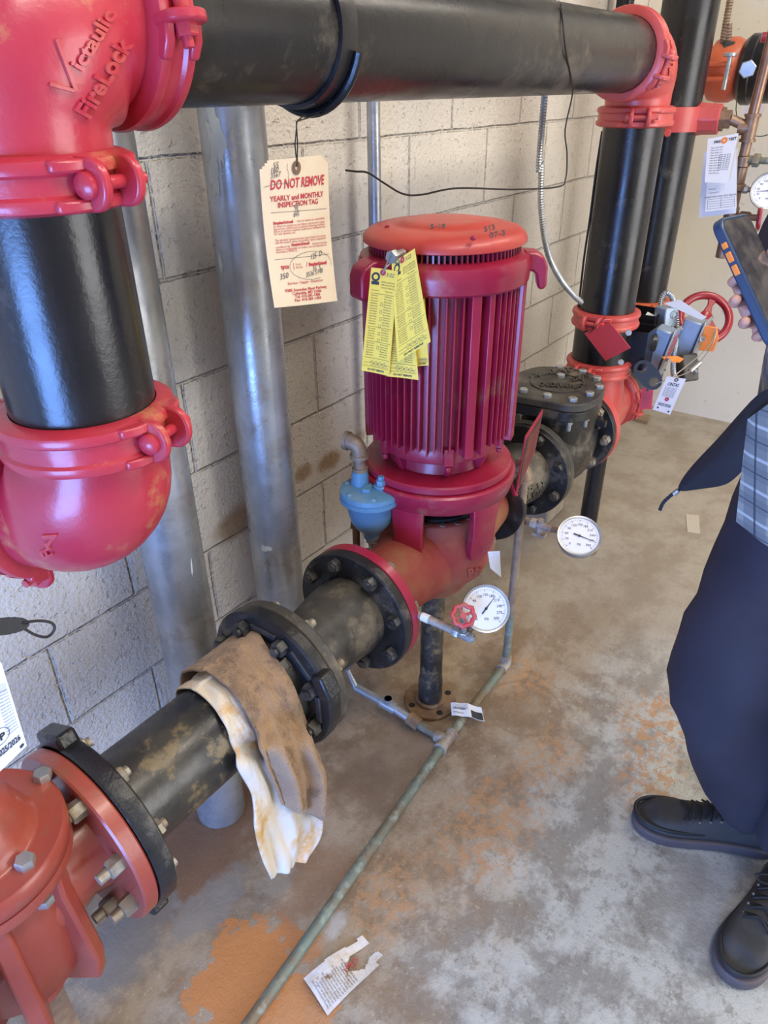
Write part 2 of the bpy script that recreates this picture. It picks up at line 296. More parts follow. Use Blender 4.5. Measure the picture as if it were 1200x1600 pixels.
# ------------------------------------------------------------ mesh builder
def frame(n, up=None):
    n = V(n).normalized(); up = V(up) if up is not None else (V((0, 0, 1)) if abs(n.z) < .9 else V((1, 0, 0)))
    u = up.cross(n).normalized(); v = n.cross(u); return u, v, n
class MB:
    def __init__(s): s.v = []; s.f = []
    def add(s, vs, fs):
        k = len(s.v); s.v += [V(x) for x in vs]; s.f += [tuple(i + k for i in f) for f in fs]; return s
    def lathe(s, prof, o, ax, seg=40, up=None, ph=0):
        u, v, n = frame(ax, up); o = V(o); vs = []; fs = []; idx = []
        for r, h in prof:
            if r < 1e-6: idx.append([len(vs)]); vs.append(o + n * h)
            else:
                idx.append(list(range(len(vs), len(vs) + seg)))
                vs += [o + n * h + (u * math.cos(2 * PI * i / seg + ph) + v * math.sin(2 * PI * i / seg + ph)) * r for i in range(seg)]
        for a, b in zip(idx, idx[1:]):
            for i in range(seg):
                j = (i + 1) % seg
                q = [a[i % len(a)], a[j % len(a)], b[j % len(b)], b[i % len(b)]]
                q = list(dict.fromkeys(q))
                if len(q) > 2: fs.append(tuple(q))
        return s.add(vs, fs)
    def disc(s, r, h0, h1, o, ax, seg=40, ch=.002, **k):
        return s.lathe([(0, h0), (r - ch, h0), (r, h0 + ch), (r, h1 - ch), (r - ch, h1), (0, h1)], o, ax, seg, **k)
    def box(s, c, size, ux=(1, 0, 0), uz=(0, 0, 1)):
        ux = V(ux).normalized(); uz = V(uz); uz = (uz - ux * uz.dot(ux)).normalized(); uy = uz.cross(ux); c = V(c)
        vs = [c + ux * (a * size[0] / 2) + uy * (b * size[1] / 2) + uz * (d * size[2] / 2) for a in (-1, 1) for b in (-1, 1) for d in (-1, 1)]
        return s.add(vs, [(0, 1, 3, 2), (4, 6, 7, 5), (0, 4, 5, 1), (2, 3, 7, 6), (0, 2, 6, 4), (1, 5, 7, 3)])
    def tube(s, pts, r, seg=12, closed=False, cap=True):
        pts = [V(p) for p in pts]; n = len(pts); rs = r if isinstance(r, (list, tuple)) else [r] * n
        tang = []
        for i in range(n):
            a = pts[(i - 1) % n] if (closed or i > 0) else pts[0]; b = pts[(i + 1) % n] if (closed or i < n - 1) else pts[-1]
            t = b - a; tang.append(t.normalized() if t.length > 1e-9 else V((0, 0, 1)))
        u, v, _ = frame(tang[0]); vs = []; fs = []
        for i in range(n):
            t = tang[i]; u = (u - t * u.dot(t)).normalized(); v = t.cross(u)
            vs += [pts[i] + (u * math.cos(2 * PI * j / seg) + v * math.sin(2 * PI * j / seg)) * rs[i] for j in range(seg)]
        for i in range(n if closed else n - 1):
            for j in range(seg):
                a = i * seg + j; b = i * seg + (j + 1) % seg; c = ((i + 1) % n) * seg + (j + 1) % seg; d = ((i + 1) % n) * seg + j
                fs.append((a, b, c, d))
        if cap and not closed: fs.append(tuple(reversed(range(seg)))); fs.append(tuple(range((n - 1) * seg, n * seg)))
        return s.add(vs, fs)
    def prism(s, poly, o, u, v, n, t):
        o, u, v, n = V(o), V(u), V(v), V(n); k = len(poly)
        vs = [o + u * a + v * b for a, b in poly] + [o + u * a + v * b + n * t for a, b in poly]
        return s.add(vs, [tuple(reversed(range(k))), tuple(range(k, 2 * k))] + [(i, (i + 1) % k, (i + 1) % k + k, i + k) for i in range(k)])
    def hexa(s, o, ax, r, h, ph=.3): return s.lathe([(0, 0), (r, 0), (r, h * .85), (r * .88, h), (0, h)], o, ax, 6, ph=ph)
    def sphere(s, o, r, seg=16, ax=(0, 0, 1), sq=1):
        k = seg // 2; return s.lathe([(max(0, r * math.sin(PI * i / k)) if 0 < i < k else 0, -r * sq * math.cos(PI * i / k)) for i in range(k + 1)], o, ax, seg)

def curve(pts, n=8):
    pts = [V(p) for p in pts]; out = []
    for i in range(len(pts) - 1):
        p0 = pts[max(0, i - 1)]; p1 = pts[i]; p2 = pts[i + 1]; p3 = pts[min(len(pts) - 1, i + 2)]
        for k in range(n):
            t = k / n; out.append(.5 * ((2 * p1) + (p2 - p0) * t + (2 * p0 - 5 * p1 + 4 * p2 - p3) * t * t + (3 * p1 - p0 - 3 * p2 + p3) * t ** 3))
    return out + [pts[-1]]

def finish_mesh(name, vs, fs, m, smooth=35):
    me = bpy.data.meshes.new(name); me.from_pydata([tuple(v) for v in vs], [], fs)
    bm = bmesh.new(); bm.from_mesh(me); bmesh.ops.recalc_face_normals(bm, faces=bm.faces); bm.to_mesh(me); bm.free()
    if m: me.materials.append(m)
    for p in me.polygons: p.use_smooth = True
    me.set_sharp_from_angle(angle=math.radians(smooth)); me.update(); return me
def wloc(o):
    l = V((0, 0, 0))
    while o: l += o.location; o = o.parent
    return l
def thing(name, label, cat, loc=(0, 0, 0), group=None):
    o = bpy.data.objects.new(name, None); COL.objects.link(o); o.location = loc; o.empty_display_size = .02
    o['label'] = label; o['category'] = cat
    if group: o['group'] = group
    return o
def part(name, mb, m, parent, bevel=0, smooth=35, label=None):
    l = wloc(parent); me = finish_mesh(name, [v - l for v in mb.v], mb.f, MT[m] if isinstance(m, str) else m, smooth)
    o = bpy.data.objects.new(name, me); COL.objects.link(o); o.parent = parent
    if bevel: b = o.modifiers.new('bevel', 'BEVEL'); b.width = bevel; b.segments = 2; b.limit_method = 'ANGLE'; b.angle_limit = .6
    if label: o['label'] = label
    return o
def solo(name, mb, m, label, cat, group=None, bevel=0, smooth=35):
    lo = V([min(v[i] for v in mb.v) for i in range(3)]); hi = V([max(v[i] for v in mb.v) for i in range(3)])
    l = V(((lo.x + hi.x) / 2, (lo.y + hi.y) / 2, lo.z))
    me = finish_mesh(name, [v - l for v in mb.v], mb.f, MT[m] if isinstance(m, str) else m, smooth)
    o = bpy.data.objects.new(name, me); COL.objects.link(o); o.location = l; o['label'] = label; o['category'] = cat
    if group: o['group'] = group
    if bevel: b = o.modifiers.new('bevel', 'BEVEL'); b.width = bevel; b.segments = 2; b.limit_method = 'ANGLE'; b.angle_limit = .6
    return o
def struct(name, mb, m):
    me = finish_mesh(name, mb.v, mb.f, MT[m]); o = bpy.data.objects.new(name, me); COL.objects.link(o); o['kind'] = 'structure'; return o

_tc = {}
def text2d(body, size, bold=0.0, ext=0.0, align='LEFT', res=2):
    key = (body, size, bold, ext, align, res)
    if key in _tc: return _tc[key]
    c = bpy.data.curves.new('t', 'FONT'); c.body = body; c.size = size; c.offset = bold; c.extrude = ext; c.align_x = align; c.resolution_u = res
    o = bpy.data.objects.new('t', c); COL.objects.link(o)
    dg = bpy.context.evaluated_depsgraph_get(); me = o.evaluated_get(dg).to_mesh()
    r = ([V(v.co) for v in me.vertices], [tuple(p.vertices) for p in me.polygons]); o.evaluated_get(dg).to_mesh_clear()
    bpy.data.objects.remove(o); bpy.data.curves.remove(c); _tc[key] = r; return r

class Patch:
    """thin card between four corners (top-left, top-right, bottom-right, bottom-left)"""
    def __init__(s, tl, tr, br, bl, bend=0.0, curl=0.0, fn=None):
        s.c = [V(tl), V(tr), V(br), V(bl)]; s.bend = bend; s.curl = curl; s.fn = fn
        s.n = (s.c[3] - s.c[0]).cross(s.c[1] - s.c[0]).normalized()
        if s.n.dot(CAM_O - s.c[0]) < 0: s.n.negate()
        s.w = ((s.c[1] - s.c[0]).length + (s.c[2] - s.c[3]).length) / 2; s.h = ((s.c[3] - s.c[0]).length + (s.c[2] - s.c[1]).length) / 2
    def P(s, u, v, off=0.0):
        tl, tr, br, bl = s.c; p = tl * (1 - u) * (1 - v) + tr * u * (1 - v) + br * u * v + bl * (1 - u) * v
        k = off + s.bend * math.sin(PI * v) + s.curl * math.sin(PI * u)
        if s.fn: k += s.fn(u, v)
        return p + s.n * k
    def sheet(s, nx=8, ny=16, th=.0006, outline=None):
        mb = MB(); g = [[s.P(i / nx, j / ny) for i in range(nx + 1)] for j in range(ny + 1)]; b = [[s.P(i / nx, j / ny, -th) for i in range(nx + 1)] for j in range(ny + 1)]
        vs = [p for r in g for p in r] + [p for r in b for p in r]; K = (nx + 1) * (ny + 1); fs = []
        for j in range(ny):
            for i in range(nx):
                if outline and not outline((i + .5) / nx, (j + .5) / ny): continue
                a = j * (nx + 1) + i; q = (a, a + 1, a + nx + 2, a + nx + 1); fs.append(q); fs.append(tuple(K + x for x in reversed(q)))
        mb.add(vs, fs)
        ed = {}
        for f in fs:
            if max(f) < K:
                for x, y in zip(f, f[1:] + f[:1]): ed[(x, y)] = 1
        mb.f += [(x, y, y + K, x + K) for x, y in ed if (y, x) not in ed]
        return mb
    def text(s, mb, body, u, v, h, off=.0006, bold=0, rot=0, italic=0, wide=1, align='LEFT', fit=0):
        vs, fs = text2d(body, h, bold, 0, align)
        if fit and vs: wide = fit * s.w / (max(p.x for p in vs) - min(p.x for p in vs))
        c, k = math.cos(rot), math.sin(rot); out = []
        for p in vs:
            x, y = (p.x + italic * p.y) * wide, p.y; x, y = c * x - k * y, k * x + c * y
            out.append(s.P(u + x / s.w, v - y / s.h, off))
        mb.add(out, fs)
    def line(s, mb, u0, v0, u1, v1, t=.0006, off=.0006, n=8):
        du, dv = (u1 - u0) * s.w, (v1 - v0) * s.h; l = math.hypot(du, dv); px, py = -dv / l * t / 2 / s.w, du / l * t / 2 / s.h; vs = []; fs = []
        for i in range(n + 1):
            a = i / n; uu, vv = u0 + (u1 - u0) * a, v0 + (v1 - v0) * a; vs += [s.P(uu - px, vv - py, off), s.P(uu + px, vv + py, off)]
        mb.add(vs, [(2 * i, 2 * i + 1, 2 * i + 3, 2 * i + 2) for i in range(n)])
    def rect(s, mb, u0, v0, u1, v1, off=.0006): s.line(mb, u0, (v0 + v1) / 2, u1, (v0 + v1) / 2, abs(v1 - v0) * s.h, off)
    def ring(s, mb, u, v, r0, r1, off=.0007, seg=20):
        vs = []
        for i in range(seg):
            a = 2 * PI * i / seg; vs += [s.P(u + math.cos(a) * r0 / s.w, v + math.sin(a) * r0 / s.h, off), s.P(u + math.cos(a) * r1 / s.w, v + math.sin(a) * r1 / s.h, off)]
        mb.add(vs, [(2 * i, 2 * i + 1, (2 * i + 3) % (2 * seg), (2 * i + 2) % (2 * seg)) for i in range(seg)])
    def scribble(s, mb, pts, t=.0005, off=.0008):
        for a, b in zip(pts, pts[1:]): s.line(mb, *a, *b, t=t, off=off, n=2)

# ------------------------------------------------------------ the room
YW, XF = 1.144, 3.85
XN, YR, ZC = -1.5, -2.7, 3.15
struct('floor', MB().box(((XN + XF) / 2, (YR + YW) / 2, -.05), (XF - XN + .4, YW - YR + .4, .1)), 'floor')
struct('wall_left', MB().box(((XN + XF) / 2, YW + .1, ZC / 2), (XF - XN + .4, .2, ZC)), 'wallL')
struct('wall_far', MB().box((XF + .1, (YR + YW) / 2, ZC / 2), (.2, YW - YR, ZC)), 'wallfar')
b = MB(); b.box((XN - .1, (YR - .85) / 2, ZC / 2), (.2, -.85 - YR, ZC)); b.box((XN - .1, (.75 + YW) / 2, ZC / 2), (.2, YW - .75, ZC))
b.box((XN - .1, -.05, (1.2 + ZC) / 2), (.2, 1.6, ZC - 1.2)); struct('wall_near', b, 'wallfar')  # unseen near wall set close, low opening added to pass the blue light
b = MB(); b.box(((XN + .95) / 2, YR - .1, ZC / 2), (.95 - XN, .2, ZC)); b.box(((2.85 + XF) / 2, YR - .1, ZC / 2), (XF - 2.85, .2, ZC))
b.box((1.9, YR - .1, (2.3 + ZC) / 2), (1.9, .2, ZC - 2.3)); struct('wall_right', b, 'wallfar')
struct('ceiling', MB().box(((XN + XF) / 2, (YR + YW) / 2, ZC + .05), (XF - XN + .4, YW - YR + .4, .1)), 'ceil')

# ------------------------------------------------------------ piping kit
PR = .084; YP = .775; ZT = 1.588; ZB = .555; XL = .447; XR = 2.27
def pipe(name, a, b, r, m, label, cat='pipe', group=None):
    d = (V(b) - V(a)); L_ = d.length
    return solo(name, MB().lathe([(0, 0), (r - .002, 0), (r, .001), (r, L_ - .001), (r - .002, L_), (0, L_)], a, d, 64), m, label, cat, group)

def coupling(c, ax, label, m='red', r=PR, w=.052, pads=(0.0, PI), up=None, bolt='red', cat='coupling', group=None, ovalgap=.034):
    c = V(c); u, v, n = frame(ax, up)
    t = thing('pipe_coupling', label, cat, c, group); h = w / 2; R = r + .022
    b = MB().lathe([(r + .001, -h), (r + .010, -h), (R - .002, -h + .004), (R, -h + .010), (R - .001, -h + .015), (R - .005, -h + .018), (R - .005, h - .018), (R - .001, h - .015), (R, h - .010), (R - .002, h - .004), (r + .010, h), (r + .001, h), (r + .001, -h)], c, ax, 72, up=up)
    part('housing', b, m, t)
    for a in pads:
        rd = u * math.cos(a) + v * math.sin(a); tg = -u * math.sin(a) + v * math.cos(a)
        th = .011; g = ovalgap / 2; H0 = r * .98 - .004; H1 = r + .046; k = w * .47
        for sgn in (-1, 1):
            b = MB(); poly = [(k * 1.05, H0)] + [(k * math.cos(PI * i / 12), (H1 - k * .8) + k * .8 * math.sin(PI * i / 12)) for i in range(13)] + [(-k * 1.05, H0)]
            b.prism(poly, c + tg * (sgn * g if sgn > 0 else -g - th), n, rd, tg, th)
            for kk in (-1, 1):                                        # shoulders that sweep back to the band
                o2 = c + tg * (sgn * (g + th * .5)) + n * (kk * (k - .007) - .006)
                b.prism([(0, H0 - .002), (0, H1 - .020), (.020, R - .001), (.034, R - .012), (.026, H0 - .008)], o2, tg * sgn, rd, n, .012)
            pad_ = part('bolt_lug', b, m, t, bevel=.003)
        b = MB(); zc = r + .024; o = c + rd * zc
        b.tube([o - tg * (g + th + .003), o + tg * (g + th + .006)], .0065, 14)
        b.lathe([(0, 0), (.013, 0), (.0125, .006), (.008, .010), (0, .011)], o - tg * (g + th), -tg, 20)
        b.hexa(o + tg * (g + th), tg, .0125, .011); b.tube([o + tg * (g + th + .01), o + tg * (g + th + .02)], .006, 12)
        part('bolt', b, bolt, pad_)
    return t

def elbow_pts(c, d1, d2, ce, br, n=14):
    """from c+d1*ce to c+d2*ce with bend radius br"""
    c, d1, d2 = V(c), V(d1).normalized(), V(d2).normalized(); o = c + (d1 + d2) * br
    pts = [c + d1 * ce]
    for i in range(n + 1):
        a = PI / 2 * i / n; pts.append(o - d2 * br * math.cos(a) - d1 * br * math.sin(a))
    pts.append(c + d2 * ce); return pts
def elbow(name, c, d1, d2, ce, label, m='red', r=PR, bulge=.009):
    pts = elbow_pts(c, d1, d2, ce, min(ce - .012, r * 1.22)); n = len(pts)
    rs = [r + .001, r + .004] + [r + .004 + bulge * math.sin(PI * i / (n - 5)) for i in range(n - 4)] + [r + .004, r + .001]
    t = thing(name, label, 'elbow', c); return t, part('body', MB().tube(pts, rs, 64), m, t, smooth=60)

# ---- upper left corner: elbow, couplings, drop pipe
CE = .142
ue, ueb = elbow('pipe_elbow', (XL, YP, ZT), (0, 0, -1), (1, 0, 0), CE, 'large red elbow with raised lettering at the top left corner', bulge=.012)
def decal(parent, name, texts, target, m, lift=.003, ext=.002):
    """lettering cast onto the surface of target"""
    me = target.data; l = wloc(target); bv = BVHTree.FromPolygons([v.co + l for v in me.vertices], [tuple(p.vertices) for p in me.polygons])
    mb = MB()
    for body, (x, y), ang, size, bold, wide in texts:
        if isinstance(body, list):                                   # raised strokes: list of (x0, y0, x1, y1, width)
            vs, fs = [], []
            for x0, y0, x1, y1, wd in body:
                L_ = math.hypot(x1 - x0, y1 - y0); ex, ey = -(y1 - y0) / L_ * wd / 2, (x1 - x0) / L_ * wd / 2; nn_ = 10; k0 = len(vs)
                for i in range(nn_ + 1):
                    f = i / nn_; X_, Y_ = x0 + (x1 - x0) * f, y0 + (y1 - y0) * f
                    vs += [V((X_ - ex, -(Y_ - ey), -1)), V((X_ - ex * .6, -(Y_ - ey * .6), 1)), V((X_ + ex * .6, -(Y_ + ey * .6), 1)), V((X_ + ex, -(Y_ + ey), -1))]
                for i in range(nn_):
                    for q in range(3): fs.append((k0 + i * 4 + q, k0 + i * 4 + q + 1, k0 + i * 4 + q + 5, k0 + i * 4 + q + 4))
                fs += [(k0, k0 + 1, k0 + 2, k0 + 3), (k0 + nn_ * 4 + 3, k0 + nn_ * 4 + 2, k0 + nn_ * 4 + 1, k0 + nn_ * 4)]
        else: vs, fs = text2d(body, size, bold, 1.0, 'LEFT', 3)
        out = []
        c, k = math.cos(math.radians(ang)), math.sin(math.radians(ang))
        for p in vs:
            px = x + c * p.x * wide - k * p.y; py = y - (k * p.x * wide + c * p.y)
            d = ray(px, py).normalized(); h = bv.ray_cast(CAM_O, d)
            if h[0] is None: out.append(None); continue
            q, nn = h[0], h[1]
            if nn.dot(d) > 0: nn = -nn
            out.append(q + nn * (lift if p.z > 0 else -ext))
        fs = [f for f in fs if all(out[i] is not None for i in f)]; used = sorted({i for f in fs for i in f}); mp_ = {i: k for k, i in enumerate(used)}
        mb.add([out[i] for i in used], [tuple(mp_[i] for i in f) for f in fs])
    return part(name, mb, m, parent, smooth=50)
MT['redworn'] = mat('worn_red_lettering', (.50, .030, .055), .34, c2=(.50, .08, .07), scale=60, amt=.6, coat=.1)
decal(ue, 'raised_lettering', [([(77, 131, 114, 141, 9), (88, 62, 117, 141, 9)], (0, 0), 0, 1, 0, 1), ('ictaulic', (126, 112), 59, 32, 1.0, 1.15), ('FireLock', (136, 186), 60, 37, 1.2, 1.02)], ueb, 'redworn', lift=.003)
coupling((XL, YP, ZT - CE), (0, 0, 1), 'red bolted coupling under the upper left elbow, on top of the black drop pipe', up=(1, 0, 0), pads=(math.radians(10), math.radians(190)))
coupling((XL + CE - .008, YP, ZT), (1, 0, 0), 'red bolted coupling between the lettered elbow and the overhead black pipe', pads=(math.radians(170), math.radians(-10)))
pipe('steel_pipe', (XL, YP, 1.172), (XL, YP, ZT - CE), PR, 'black', 'thick glossy black vertical pipe at the left edge between two red elbows')
ZL = 1.172
coupling((XL, YP, ZL), (0, 0, 1), 'red bolted coupling joining the black drop pipe to the round lower left elbow', up=(1, 0, 0), pads=(math.radians(17), math.radians(197)), w=.056)
le, leb = elbow('pipe_elbow', (XL, YP, ZL - .128), (0, 0, 1), (-.34, .94, 0), .128, 'bulbous red elbow hanging at the left, turning back to the wall', bulge=.013)
ed = V((-.34, .94, 0)).normalized(); ec = V((XL, YP, ZL - .128)) + ed * .128
decal(le, 'raised_lettering', [('V', (92, 842), 118, 26, 1.5, 1), ('FL', (84, 866), 118, 22, 1.2, 1)], leb, 'redworn', lift=.003)
coupling(ec, ed, 'red coupling behind the bulbous elbow at the left edge, near the wall', pads=(math.radians(-90), math.radians(90)))
pipe('pipe_stub', ec - ed * .004, ec + ed * .26, PR, 'black_dusty', 'short dusty black pipe running from the left elbow into the block wall')

# ---- overhead pipe
pipe('steel_pipe', (XL + CE - .008, YP, ZT), (XR - CE, YP, ZT), PR, 'black_top', 'long dusty black pipe running overhead along the wall')
# band clamp
c0 = onPipe(540, 60, YP, ZT, PR).x
b = MB().lathe([(PR + .0005, -.017), (PR + .006, -.017), (PR + .007, 0), (PR + .006, .017), (PR + .0005, .017), (PR + .0005, -.017)], (c0, YP, ZT), (1, .03, 0), 72)
t = thing('hanger_band', 'black band strapped round the overhead pipe above the manila tag', 'band', (c0, YP, ZT)); part('band', b, 'black', t)
b = MB(); pts = [V((c0 + .016, YP + (PR + .012) * math.cos(a), ZT + (PR + .012) * math.sin(a))) for a in [math.radians(d) for d in range(195, 300, 8)]]
b.tube(pts, .006, 8); part('loose_strap_end', b, 'black', t)
coupling((XR - CE + .006, YP, ZT), (1, 0, 0), 'red coupling at the far end of the overhead pipe', 'red_far', pads=(math.radians(-165), math.radians(15)), bolt='red_far')
re_, reb = elbow('pipe_elbow', (XR, YP, ZT), (-1, 0, 0), (0, 0, -1), CE, 'red elbow turning the overhead pipe down into the riser', 'red_far', bulge=.010)
decal(re_, 'raised_lettering', [('FireLock', (1050, 128), 88, 14, .6, 1)], reb, 'red_far', lift=.004)
coupling((XR, YP, ZT - CE), (0, 0, 1), 'red coupling under the far overhead elbow, above the front riser', 'red_far', up=(1, 0, 0), pads=(math.radians(-65), math.radians(115)), bolt='red_far')
pipe('riser_pipe', (XR, YP, .885), (XR, YP, ZT - CE), PR, 'black', 'front black riser pipe between two red couplings, right of the motor')
coupling((XR, YP, .885), (0, 0, 1), 'upper red coupling near the foot of the front riser, behind the hanging red plate', 'red_far', up=(1, 0, 0), pads=(math.radians(-92), math.radians(88)), bolt='red_far')
# butterfly valve body between the lower couplings
t = thing('butterfly_valve', 'black grooved butterfly valve body between two red couplings on the front riser', 'valve', (XR, YP, .73))
part('body', MB().lathe([(0, .715), (PR, .715), (PR, .745), (PR + .006, .752), (PR + .006, .865), (PR, .872), (PR, .89), (0, .89)], (XR, YP, 0), (0, 0, 1), 56), 'black', t)
p = onR(998, 540, 2.32)
part('valve_neck', MB().tube([(XR + .05, YP - .05, .80), (XR + .10, YP - .14, .80)], .03, 20), 'black', t)
for q in ((982, 520), (970, 566)):
    p = onR(*q, 2.27); part('bolt', MB().hexa(p, CAM_O - p, .010, .008).tube([p, p + (CAM_O - p).normalized() * .016], .005, 10), 'zinc', t)
coupling((XR, YP, .725), (0, 0, 1), 'lower red coupling above the red tee at the foot of the front riser', 'red_far', up=(1, 0, 0), pads=(math.radians(-95), math.radians(85)), bolt='red_far')
# red tee
t = thing('pipe_tee', 'coral red grooved tee at the foot of the front riser behind the check valve', 'tee', (XR, YP, ZB))
b = MB().lathe([(0, -.16), (PR, -.16), (PR + .004, -.15), (PR + .012, -.08), (PR + .014, 0), (PR + .012, .08), (PR + .004, .12), (PR, .16), (0, .16)], (XR, YP, ZB), (1, 0, 0), 56)
b.lathe([(0, 0), (PR + .012, 0), (PR + .010, .08), (PR + .002, .14), (PR, .17), (0, .17)], (XR, YP, ZB), (0, 0, 1), 56)
part('body', b, 'red_far', t, smooth=60)
coupling((XR + .17, YP, ZB), (1, 0, 0), 'red coupling on the far side of the red tee, near the floor', 'red_far', pads=(math.radians(-175), math.radians(5)), bolt='red_far')
pipe('steel_pipe', (XR + .165, YP, ZB), (2.78, YP, ZB), PR, 'black', 'low black pipe joining the red tee to the rear riser')

# ---- rear riser
XB, YB = 2.71, .805
pipe('riser_pipe', (XB, YB, .62), (XB, YB, 2.6), PR, 'black', 'rear black riser pipe going up out of view behind the front riser')
coupling((XB, YB, onR(1018, 486, 2.745).z), (0, 0, 1), 'orange-red coupling low on the rear riser, behind the front riser', 'orange_red', up=(1, 0, 0), pads=(math.radians(-60), math.radians(120)), bolt='zinc')
# thin pipe behind, top
q = onY(977, 4, 1.09); pipe('steel_pipe', (q.x, q.y, 1.62), (q.x, q.y, ZC - .005), .03, 'black', 'thin black pipe on the wall behind the far overhead elbow')

# ---- mechanical tee on rear riser with bronze trim
mt = onR(1085, 205, 2.62)
t = thing('outlet_clamp', 'red bolted outlet clamp gripping the rear riser, feeding the bronze trim', 'clamp', (XB, YB, 1.4))
zc = 1.425
b = MB().lathe([(PR + .001, -.035), (PR + .012, -.035), (PR + .016, 0), (PR + .012, .035), (PR + .001, .035), (PR + .001, -.035)], (XB, YB, zc), (0, 0, 1), 56)
part('housing', b, 'red_far', t)
od = V((.10, -1, 0)).normalized()
part('outlet_boss', MB().lathe([(0, .06), (.052, .06), (.046, .10), (.044, .15), (0, .15)], (XB, YB, zc), od, 8), 'red_far', t, bevel=.003)
for s_ in (-1, 1): part('bolt_pad', MB().box(V((XB, YB, zc)) + V((s_ * (PR + .02), 0, 0)), (.05, .035, .055)), 'red_far', t, bevel=.004)
for q in ((1043, 208),):
    p = onR(*q, 2.70); part('bolt', MB().hexa(p, CAM_O - p, .012, .01), 'red_far', t)
e1 = V((XB, YB, zc)) + od * .15
tr = thing('trim_piping', 'aged bronze trim piping with tees and a copper tube, at the upper right', 'pipework', e1)
pa = e1 + od * .01
jx = onX(1172, 200, XB + .03)
b = MB().tube([e1 - od * .004, e1 + od * .012], .034, 8).tube([e1 + od * .012, e1 + od * .03], .026, 8).tube([e1 + od * .03, jx], .015, 16); part('nipple', b, 'brass', tr)
b = MB().tube([jx - V((0, 0, .035)), jx + V((0, 0, .035))], .021, 16).tube([jx, jx - od * .034], .021, 16)
for k in (-.035, .035): b.tube([jx + V((0, 0, k - .004)), jx + V((0, 0, k + .004))], .025, 16)
part('tee_fitting', b, 'brass', tr)
ct = onX(1200, 30, XB + .03) ; ctp = V((jx.x, ct.y, ct.z))
part('copper_tube', MB().tube([jx + V((0, 0, .03)), jx + V((0, -.02, .80))], .016, 20), 'copper', tr)
z = jx.z - .03; b = MB()
seq = [(.016, .05), (.024, .03), (.02, .05), (.026, .02), (.018, .05), (.023, .05), (.016, .05), (.021, .06)]
for r_, l_ in seq: b.tube([(jx.x, jx.y, z), (jx.x, jx.y, z - l_)], r_, 14); z -= l_
part('drop_fittings', b, 'brass', tr, bevel=.002)
q = onX(1165, 250, jx.x); q = V((jx.x, jx.y, q.z))
part('side_valve', MB().tube([q, q + V((0, -.05, 0))], .014, 12).hexa(q + V((0, -.03, 0)), (0, -1, 0), .02, .02).tube([q + V((0, -.05, 0)), q + V((0, -.12, 0))], .010, 12), 'patina', tr, label='green corroded side valve')
q = V((jx.x, jx.y, onX(1160, 296, jx.x).z))
part('gauge_branch', MB().tube([q, q + V((0, -.035, 0))], .009, 12).hexa(q + V((0, -.02, 0)), (0, -1, 0), .012, .015), 'zinc', tr)

def gauge(c, n, r, label, needle, name='pressure_gauge', up=(0, 0, 1), stem=None):
    c = V(c); n = V(n).normalized(); t = thing(name, label, 'gauge', c)
    u, v, n = frame(n, up)
    part('case', MB().lathe([(0, -.028), (r * .9, -.028), (r * .97, -.022), (r * .97, -.006), (r * 1.04, -.004), (r * 1.06, .002), (r * 1.03, .006), (r * .95, .005), (r * .93, .001), (0, .001)], c, n, 48, up=up), 'zinc', t)
    dl = part('dial', MB().lathe([(0, .0005), (r * .93, .0005), (r * .93, .0022), (0, .0022)], c, n, 48, up=up), 'dial', t)
    b = MB(); P = lambda a, rr: c + n * .0028 + (u * math.sin(a) + v * math.cos(a)) * rr
    for i in range(41):
        a = math.radians(-135 + 270 * i / 40); lo = .74 if i % 4 == 0 else .79
        d = (u * math.cos(a) - v * math.sin(a)) * (r * (.010 if i % 4 == 0 else .006)); b.add([P(a, r * lo) - d, P(a, r * lo) + d, P(a, r * .85) + d, P(a, r * .85) - d], [(0, 1, 2, 3)])
    for i in range(11):
        a = math.radians(-135 + 27 * i); vs, fs = text2d(str(i * 30), r * .17, 0, 0, 'CENTER'); o = P(a, r * .60)
        b.add([o + u * p.x + v * (p.y - r * .06) for p in vs], fs)
    vs, fs = text2d('PSI', r * .16, 0, 0, 'CENTER'); b.add([P(0, 0) + u * p.x + v * (p.y - r * .5) for p in vs], fs)
    part('dial_markings', b, 'ink', dl)
    a = math.radians(needle); b = MB(); dr = u * math.sin(a) + v * math.cos(a); sd = u * math.cos(a) - v * math.sin(a); o = c + n * .0042
    b.add([o - dr * r * .28 - sd * r * .035, o - dr * r * .28 + sd * r * .035, o + dr * r * .70 + sd * r * .008, o + dr * r * .70 - sd * r * .008], [(0, 1, 2, 3)]); b.disc(r * .06, -.0004, .001, o, n, 16, ch=.0002)
    part('needle', b, 'ink', dl)
    if stem: part('stem', MB().tube(stem, .008, 12), 'brass', t)
    return t
gc = onX(1201, 298, jx.x - .02)
gauge(gc, CAM_O - gc + V((0, -.5, .1)), .052, 'white faced pressure gauge cut by the right edge, on the bronze trim', -95, stem=[gc - (CAM_O - gc).normalized() * .02, q + V((0, -.03, 0))])
